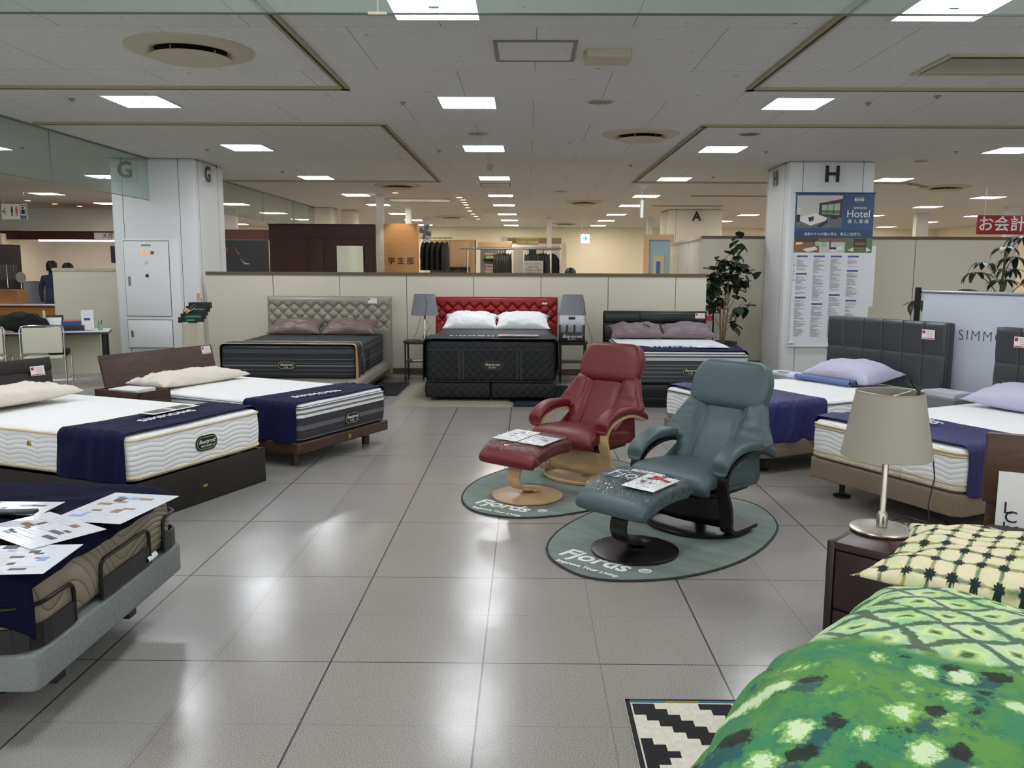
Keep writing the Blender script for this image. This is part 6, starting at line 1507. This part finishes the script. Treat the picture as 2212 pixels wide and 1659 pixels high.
for k, (x_, c_, s_) in enumerate(((-7.95, (110, 50, 44), 'brown-red'), (-7.86, (150, 120, 84), 'tan'), (-7.72, (86, 92, 88), 'grey'))):
    tag(box('gift_box', mat('gift%d' % k, c_, .5), None, x_-.05, x_+.05, 14.35, 14.45, .62, .78+.03*k), '%s small box on the low optician shelf' % s_, 'box', 'boxes on the low shelf')
tag(box('low_shelf', mat('shelf_tan', (190, 140, 96), .5), None, -8.25, -7.4, 14.2, 14.55, 0, .619), 'low tan shelf in front of the oak counter', 'shelf')
tag(box('wall_poster', mat('poster_navy', (24, 26, 60), .5), None, -9.70, -9.30, 19.94, 19.96, 1.62, 2.03) if False else box('wall_poster', mat('poster_navy', (24, 26, 60), .5), None, -10.82, -10.3, 21.95, 21.99, 1.62, 2.05), 'narrow navy poster on the optician wall beside the G pillar', 'poster')
def person(loc, rz, h, shirt, label, pants=(30, 30, 36)):
    t = thing('person', label, 'person', loc, rz); k = h/1.7
    bm = bmesh.new(); J = {}
    def v(n, x_, y_, z_, r_): J[n] = (bm.verts.new((x_*k, y_*k, z_*k)), r_*k)
    v('pel', 0, 0, .95, .13); v('ab', 0, 0, 1.10, .125); v('ch', 0, .0, 1.28, .14); v('nk', 0, .0, 1.43, .06); v('hd', 0, -.015, 1.52, .075); v('hd2', 0, -.02, 1.61, .085)
    for s, q in ((-1, 'l'), (1, 'r')):
        v('sh'+q, s*.17, 0, 1.37, .065); v('el'+q, s*.23, .02, 1.10, .045); v('wr'+q, s*.22, -.12, .92, .035); v('hn'+q, s*.21, -.18, .88, .032)
        v('hp'+q, s*.09, 0, .86, .09); v('kn'+q, s*.10, -.01, .48, .06); v('an'+q, s*.10, .01, .09, .042); v('to'+q, s*.11, -.12, .04, .035)
    E = [('pel', 'ab'), ('ab', 'ch'), ('ch', 'nk'), ('nk', 'hd'), ('hd', 'hd2')]
    for q in 'lr': E += [('ch', 'sh'+q), ('sh'+q, 'el'+q), ('el'+q, 'wr'+q), ('wr'+q, 'hn'+q), ('pel', 'hp'+q), ('hp'+q, 'kn'+q), ('kn'+q, 'an'+q), ('an'+q, 'to'+q)]
    for a, b_ in E: bm.edges.new((J[a][0], J[b_][0]))
    bm.verts.index_update(); rad = {J[n][0].index: J[n][1] for n in J}; root = J['pel'][0].index
    me = bpy.data.meshes.new('body'); bm.to_mesh(me); bm.free(); o = bpy.data.objects.new('body', me); COL.objects.link(o); o.parent = t
    skin = mat('skin', (196, 150, 122), .6); sh = mat('suit%d' % shirt[2], shirt, .8); pn = mat('trousers', pants, .8)
    o.modifiers.new('skin', 'SKIN'); ly = me.skin_vertices[0].data if me.skin_vertices else None
    if ly:
        for i_, d_ in enumerate(ly): d_.radius = (rad[i_], rad[i_]); d_.use_root = (i_ == root)
    sb = o.modifiers.new('smooth', 'SUBSURF'); sb.levels = 1; sb.render_levels = 2; me.materials.append(sh)
    MB().lathe([(0, -.11), (.10, -.09), (.108, 0), (.10, .06), (.06, .105), (0, .118)], (0, .012*k, 1.615*k), 28, .93, 1.05).build('hair', mat('hair_black', (16, 14, 13), .5), t)
    mb = MB(); mb.lathe([(0, -.10), (.055, -.085), (.082, -.02), (.085, .04), (0, .07)], (0, -.028*k, 1.60*k), 24, .9, 1.0); mb.box(-.012, .012, -.125, -.10, 1.575*k, 1.605*k, bev=.004)
    for s in (-1, 1): mb.box(s*.086-.006, s*.086+.006, -.02, .01, 1.58*k, 1.62*k, bev=.003)
    mb.build('face', skin, t)
    mb = MB(); 
    for s in (-1, 1): mb.box(s*.032-.012, s*.032+.012, -.118, -.108, 1.612*k, 1.62*k)
    mb.box(-.02, .02, -.116, -.106, 1.55*k, 1.556*k); mb.build('eyes_and_mouth', mat('hair_black', (16, 14, 13), .5), t, smooth=False)
    return t
c = Q(111, 566, 16.6); person((c.x, 16.6, 0), PI+.5, c.z*1.0, (36, 44, 70), 'person with short dark hair in a navy suit behind the left beige partition')
c = Q(147, 571, 17.0); person((c.x, 17.0, 0), PI-.3, c.z*1.0, (40, 40, 44), 'person with dark hair mostly hidden behind the left beige partition')
c = Q(1232, 583, 14.5); person((c.x, 14.5, 0), PI, c.z*1.0, (70, 70, 76), 'person whose dark hair just shows above the back partition')

# ================================================================ BEHIND THE BACK PARTITION
t = thing('wood_storefront', 'dark red-brown wood shop front with double door behind the back partition', 'shop front', (-5.02, 16.5, 0)); dw = mat('deep_mahogany', (58, 22, 13), .65, kind='woodx', sc=10, col2=(42, 15, 9))
box('wall_panel', dw, t, 0, 2.07, 0, .1, 0, 2.34); box('top_edge', dkmetal, t, -.02, 2.07, -.03, .1, 2.34, 2.355)
for z_ in (1.66, 1.88, 2.10): box('groove', mat('groove', (24, 10, 9), .6), t, .2, .66, -.003, 0, z_, z_+.008)
for x_ in (.72, 1.06): box('door', mat('door_mahogany', (50, 20, 12), .7), t, x_, x_+.335, -.02, -.002, 0, 2.08, bev=.004)
box('door_head', mat('groove', (24, 10, 9), .6), t, .70, 2.05, -.012, -.002, 2.085, 2.105); box('door', mat('door_mahogany', (50, 20, 12), .7), t, 1.40, 2.04, -.02, -.002, 0, 2.08, bev=.004)
tag(MB().box(-3.68, -3.17, 16.38, 16.40, 0, 1.935, bev=.004).build('leaning_board', mat('board_cream', (206, 204, 180), .25)), 'upright cream glass board leaning on the dark wood shop front', 'board')
t = thing('advert_panel', 'long backless advert of a glossy dark picture left of the wood shop front', 'advert', (-6.52, 18.0, 0))
box('picture', mat('advert_black', (14, 12, 12), .3), t, 0, 1.02, 0, .05, 0, 2.09); box('header', mat('header_wood', (126, 58, 30), .4, kind='woodx', sc=14), t, -.3, 1.05, -.02, .08, 2.095, 2.31)
mb = MB(); mb.prism([(.10, 1.78), (.16, 1.92), (.13, 1.93)], 0, .002, Matrix(((1, 0, 0, 0), (0, 0, 1, -.004), (0, 1, 0, 0), (0, 0, 0, 1)))); mb.prism([(.26, 2.02), (.30, 1.95), (.44, 1.75), (.36, 1.80)], 0, .002, Matrix(((1, 0, 0, 0), (0, 0, 1, -.004), (0, 1, 0, 0), (0, 0, 0, 1))))
mb.mi = 1; mb.prism([(.34, 1.78), (.40, 1.72), (.50, 1.58), (.60, 1.58), (.60, 1.60), (.51, 1.61)], 0, .002, Matrix(((1, 0, 0, 0), (0, 0, 1, -.005), (0, 1, 0, 0), (0, 0, 0, 1)))); mb.build('pictured_shapes', [mat('ad_pink', (170, 90, 84), .4), mat('ad_white', (210, 200, 200), .4)], t, smooth=False)
struct(MB().box(-3.11, -2.965, 17.55, 17.7, 0, CEIL-.001).build('pillar_post', white, smooth=False))
t = thing('sign_column', 'light oak panel column lettered in black Japanese characters behind the back partition', 'sign', (-2.96, 17.6, 0))
box('panel', mat('oak_pale', (196, 150, 98), .5, kind='wood', sc=14, col2=(182, 136, 86)), t, 0, .68, 0, .3, 0, 2.425)
txt('lettering', '学 生 服', .155, ink, t, (.34, -.002, 1.655), (1, 0, 0), (0, 0, 1), .002, off=.0012)
sp_ = bpy.data.lights.new('spot_lamp', 'SPOT'); sp_.energy = 18; sp_.color = (1, .8, .55); sp_.spot_size = 1.1; sp_.spot_blend = .6; so = bpy.data.objects.new('spot_lamp', sp_); COL.objects.link(so); so.location = (-2.62, 17.2, 2.98); so.rotation_euler = (math.radians(14), 0, 0)
for n_, (px, Y, wd) in enumerate(((882, 20.8, .14), (921, 25.4, .18), (1187, 25.1, .14), (1404, 25.0, .14), (1993, 22.6, .32), (2190, 20.0, .3))):
    p = Q(px, 480, Y); struct(MB().box(p.x-wd/2, p.x+wd/2, Y, Y+.2, 0, CEIL-.001).build('pillar_post', white, smooth=False))
# wall fan
c = Q(922, 502, 17.5); t = thing('wall_fan', 'grey electric fan with round wire cage beside the oak sign column', 'fan', c, -.45)
mb = MB()
for r_ in (.05, .09, .13, .17): mb.tube([(r_*math.cos(2*PI*k/28), -.10+.25*(r_*r_), r_*math.sin(2*PI*k/28)) for k in range(28)], .0025, 5, closed=True)
for k in range(24): a = 2*PI*k/24; mb.tube([(.02*math.cos(a), -.10, .02*math.sin(a)), (.12*math.cos(a), -.095, .12*math.sin(a)), (.172*math.cos(a), -.06, .172*math.sin(a))], .002, 4)
mb.build('cage', mat('fan_grey', (150, 150, 150), .4), t)
for k in range(4):
    a = 2*PI*k/4+.4; mb = MB(); mb.prism([(.02, -.02), (.14, -.05), (.155, .02), (.10, .06), (.02, .03)], -.002, .002, Matrix.Translation((0, -.06, 0)) @ Matrix.Rotation(a, 4, 'Y') @ Matrix.Rotation(PI/2, 4, 'X') @ Matrix.Rotation(.3, 4, 'X')); mb.build('blade', mat('fan_blade', (110, 112, 116), .3), t, smooth=False)
o = MB().lathe([(0, -.07), (.05, -.06), (.065, 0), (.05, .09), (0, .10)], n=24).build('motor', mat('fan_grey', (150, 150, 150), .4), t); o.rotation_euler = (-PI/2, 0, 0); o.location = (-.02, .02, 0)
MB().tube([(-.02, .08, 0), (-.05, .12, -.12), (-.2, .15, -.18)], .015, 8).build('bracket', white, t)
# clothes racks
def garment(x, y, zt, w_, l_, m, label, rz=0., group=None, name='jacket'):
    def fn(i, j):
        a = 2*PI*i; ww = w_*(.55+.45*min(1, j*4))*(1+.12*j)/2; d_ = .05+.02*nz(i*5, j*3, x)
        return (math.cos(a)*ww*(1+.08*nz(i*8, j*5, y)), math.sin(a)*d_, -l_*j-.06*(abs(math.cos(a)))*(1-min(1, j*5)))
    t = thing(name, label, name.replace('_', ' '), (x, y, zt), rz, group); mb = MB(); mb.grid(fn, 30, 14, wrapu=True); mb.build('cloth', m, t, ang=180)
    MB().tube([(0, 0, -.02), (0, 0, .05), (.02, 0, .07), (.035, 0, .05)], .004, 6).build('hanger_hook', chrome, t); return t
bk_ = mat('uniform_black', (16, 16, 18), .8, kind='cloth', amt=.4); nv_ = mat('uniform_navy', (20, 22, 34), .8, kind='cloth', amt=.4); gy = mat('uniform_grey', (52, 50, 48), .8, kind='cloth', amt=.4)
for k in range(5):
    x_ = -2.2+.11*k; garment(x_, 18.22, 2.09, .34, .62, bk_, 'black school uniform jacket hanging beside the oak column, %s from the column' % ords[k], 1.2, 'black uniforms beside the oak column')
tag(MB().tube([(-2.3, 18.22, 2.16), (-1.6, 18.22, 2.16)], .012, 8).build('hanging_rail', chrome), 'short chrome rail carrying the black uniforms', 'rail')
t = thing('clothes_rack', 'long chrome clothes rack seen above the back partition', 'clothes rack', (-.37, 18.0, 0)); 
mb = MB(); mb.tube([(-1.06, 0, 1.935), (1.05, 0, 1.925)], .022, 10); mb.build('rail', mat('alu', (150, 152, 160), .35, .6), t); MB().tube([(-1.06, .25, 1.95), (1.05, .25, 1.95)], .016, 10).build('rail', chrome, t)
for s in (-.9, .72): MB().tube([(s, .12, 0), (s, .12, 1.93)], .018, 10).build('post', chrome, t)
for k in range(6): garment(-.66+.055*k, 18.1, 1.86, .3, .75, gy, 'dark grey uniform trousers on the left of the long rack, %s from the left' % ords[k], 1.3, 'dark trousers on the left of the rack', 'trousers')
for k in range(9): garment(.0+.055*k, 18.1, 1.86, .3, .75, nv_ if k > 5 else gy, 'dark uniform garment on the right of the long rack, %s from the left' % ords[k], 1.3, 'dark garments on the right of the rack', 'trousers')
for k, (x0_, x1_, m_, s_) in enumerate(((-.28, -.08, mat('panel_cream', (190, 186, 166), .6), 'cream'), (.04, .20, mat('panel_dark', (40, 40, 40), .6), 'dark'))):
    tag(box('rack_divider', m_, None, x0_, x1_, 17.85, 17.9, 0, 1.92), '%s upright divider board hung on the long clothes rack' % s_, 'divider')
o = box('notice_board', mat('notice_cream', (214, 206, 188), .5), None, -.06, .34, 17.6, 17.61, 0, 1.68); tag(o, 'cream notice with Japanese writing standing before the clothes rack', 'notice')
for k, s_ in enumerate(('ボーイスカウト', 'お取り扱い', '学生服のご案内')): txt('lettering', s_, .05, ink, o, (.14, 17.598, 1.61-.065*k), (1, 0, 0), (0, 0, 1), .001)
for k in (0, 1): txt('lettering', '受付時間はスタッフまで', .028, ink, o, (.14, 17.598, 1.43-.04*k), (1, 0, 0), (0, 0, 1), .001)
# cabinets at the far wall
t = thing('wardrobe', 'light oak wall cabinet with two doors and books below, far back', 'wardrobe', (-2.75, 24.0, 0)); op = mat('oak_pale', (196, 150, 98), .5)
box('body', mat('oak_far', (168, 142, 110), .6), t, 0, 1.28, 0, .4, 1.55, 2.32); box('side', mat('oak_far', (168, 142, 110), .6), t, 1.14, 1.28, -.01, .4, 0, 2.32)
for x_ in (.03, .59): box('door', mat('oak_far2', (176, 150, 116), .5), t, x_, x_+.54, -.02, -.001, 1.58, 2.28, bev=.004)
box('open_shelf', mat('shelf_dark', (30, 26, 24), .7), t, 0, 1.14, .05, .4, .9, 1.55)
rnd = random.Random(3)
for k in range(14):
    c_ = rnd.choice(((90, 40, 40), (60, 62, 70), (120, 116, 100), (40, 44, 60)))
    tag(box('binder', mat('binder%d' % c_[0], c_, .6), None, -2.68+.078*k, -2.62+.078*k, 23.98, 24.04, 1.2, 1.45+rnd.uniform(0, .06)), 'binder standing in the dark shelf under the far oak cabinet, %s from the left' % (ords[k] if k < 11 else ['twelfth', 'thirteenth', 'fourteenth'][k-11]), 'binder', 'binders in the far shelf')
t = thing('shelving', 'white shelving niche with stacked pink and green packs, far back', 'shelf', (-1.38, 24.0, 0)); sw = mat('shelf_white', (226, 222, 214), .6)
for a_ in ((-.05, .06), (.80, .95)): MB().box(a_[0], a_[1], 0, .4, 0, 2.28).build('side', sw, t, smooth=False)
box('header', mat('oak_far', (168, 142, 110), .6), t, 0, .95, -.02, .4, 2.12, 2.26); box('back', sw, t, .06, .95, .35, .4, 0, 2.12); box('dark_shelf', mat('shelf_dark', (30, 26, 24), .7), t, .15, .8, 0, .34, 1.72, 1.80)
for k in range(7):
    c_ = ((170, 140, 150), (150, 120, 140), (150, 170, 120))[k % 3]
    tag(box('folded_pack', mat('pack%d' % c_[1], c_, .6), None, -1.18+.02*(k % 2), -.68+.02*(k % 2), 23.92, 24.2, 1.22+(.09*k if k < 5 else .13+.09*k), 1.29+(.09*k if k < 5 else .13+.09*k)), 'folded garment pack in the far white niche, %s from the bottom' % ords[k], 'garment pack', 'packs in the white niche')
t = thing('shop_sign', 'pale yellow-green shop sign with bold latin lettering over the far clothes bay', 'sign', (.02, 25.975, 2.36))
box('board', mat('lime_board', (206, 206, 130), .5), t, -.33, .33, -.02, .02, -.11, .11); box('stripe', mat('olive_line', (90, 100, 50), .5), t, -.33, .33, -.022, -.02, -.105, -.09)
txt('lettering', 'OLIVE des OLIVE', .085, mat('letter_olive', (50, 50, 36), .6), t, (0, -.0215, .03), (1, 0, 0), (0, 0, 1), .001, off=.0008); txt('lettering', 'School', .05, mat('letter_olive', (50, 50, 36), .6), t, (0, -.0215, -.045), (1, 0, 0), (0, 0, 1), .001)
t = thing('clothes_bay', 'white framed clothes bay with oak header far behind the rack', 'display bay', (-.75, 26.0, 0))
box('header', mat('oak_far', (168, 142, 110), .6), t, .15, 1.80, 0, .1, 2.28, 2.46); box('post', sw, t, -.05, .15, -.02, .3, 0, 2.5); box('post', sw, t, 1.80, 1.95, -.02, .3, 0, 2.3); box('back', sw, t, .15, 1.8, .8, .9, 0, 2.28); MB().tube([(.2, .2, 2.14), (1.8, .2, 2.14)], .03, 8).build('rail', mat('alu', (150, 152, 160), .35, .6), t)
for k in range(4): garment(.25+.18*k, 26.2, 2.0, .42, .8, nv_, 'navy uniform jacket hanging in the far bay under the yellow sign, %s from the left' % ords[k], .0, 'navy jackets in the far bay')
door = MB(); door.box(-.42, .42, -.02, .02, 0, 2.35, bev=.004); o = door.build('door_1', mat('door_cream', (218, 208, 188), .7), loc=(1.02, 30.87, 0)); struct(o); box('door_handle', chrome, o, .34, .38, -.06, -.02, 1.0, 1.06)
# blue doorway with picture
t = thing('doorway_frame', 'pale oak framed opening with light blue panel and pictures, right of centre back', 'doorway', (2.78, 20.0, 0), -.35)
ok = mat('oak_frame', (206, 176, 140), .5); box('blue_panel', mat('sky_blue', (150, 186, 206), .6), t, .1, .62, .05, .08, 0, 2.2)
for a_ in ((-.03, .1, 0, 2.2), (.60, .66, 0, 2.2), (-.03, .66, 2.2, 2.32)): MB().box(a_[0], a_[1], -.02, .1, a_[2], a_[3]).build('frame', ok, t, smooth=False)
o = box('picture', mat('pic_cream', (196, 190, 170), .5), t, .20, .45, .02, .05, 1.40, 1.82); box('picture_frame', ok, o, .19, .46, .03, .052, 1.38, 1.85); box('picture_blue', mat('pic_blue', (60, 100, 170), .5), o, .27, .37, .015, .02, 1.42, 1.7)
tag(box('red_notice', red, None, 4.02, 4.40, 21.44, 21.46, 2.02, 2.18), 'small red notice low on the far A pillar', 'notice')

# ---------------------------------------------------------------- lettering becomes real mesh
bpy.context.view_layer.update()
_dg = bpy.context.evaluated_depsgraph_get()
for o in [o for o in COL.objects if o.type == 'FONT']:
    me = bpy.data.meshes.new_from_object(o.evaluated_get(_dg)); n_ = o.name
    q = bpy.data.objects.new('lettering', me); COL.objects.link(q); q.parent = o.parent; q.matrix_local = o.matrix_local.copy()
    q.matrix_parent_inverse = o.matrix_parent_inverse.copy(); q.matrix_basis = o.matrix_basis.copy()
    bpy.data.objects.remove(o)
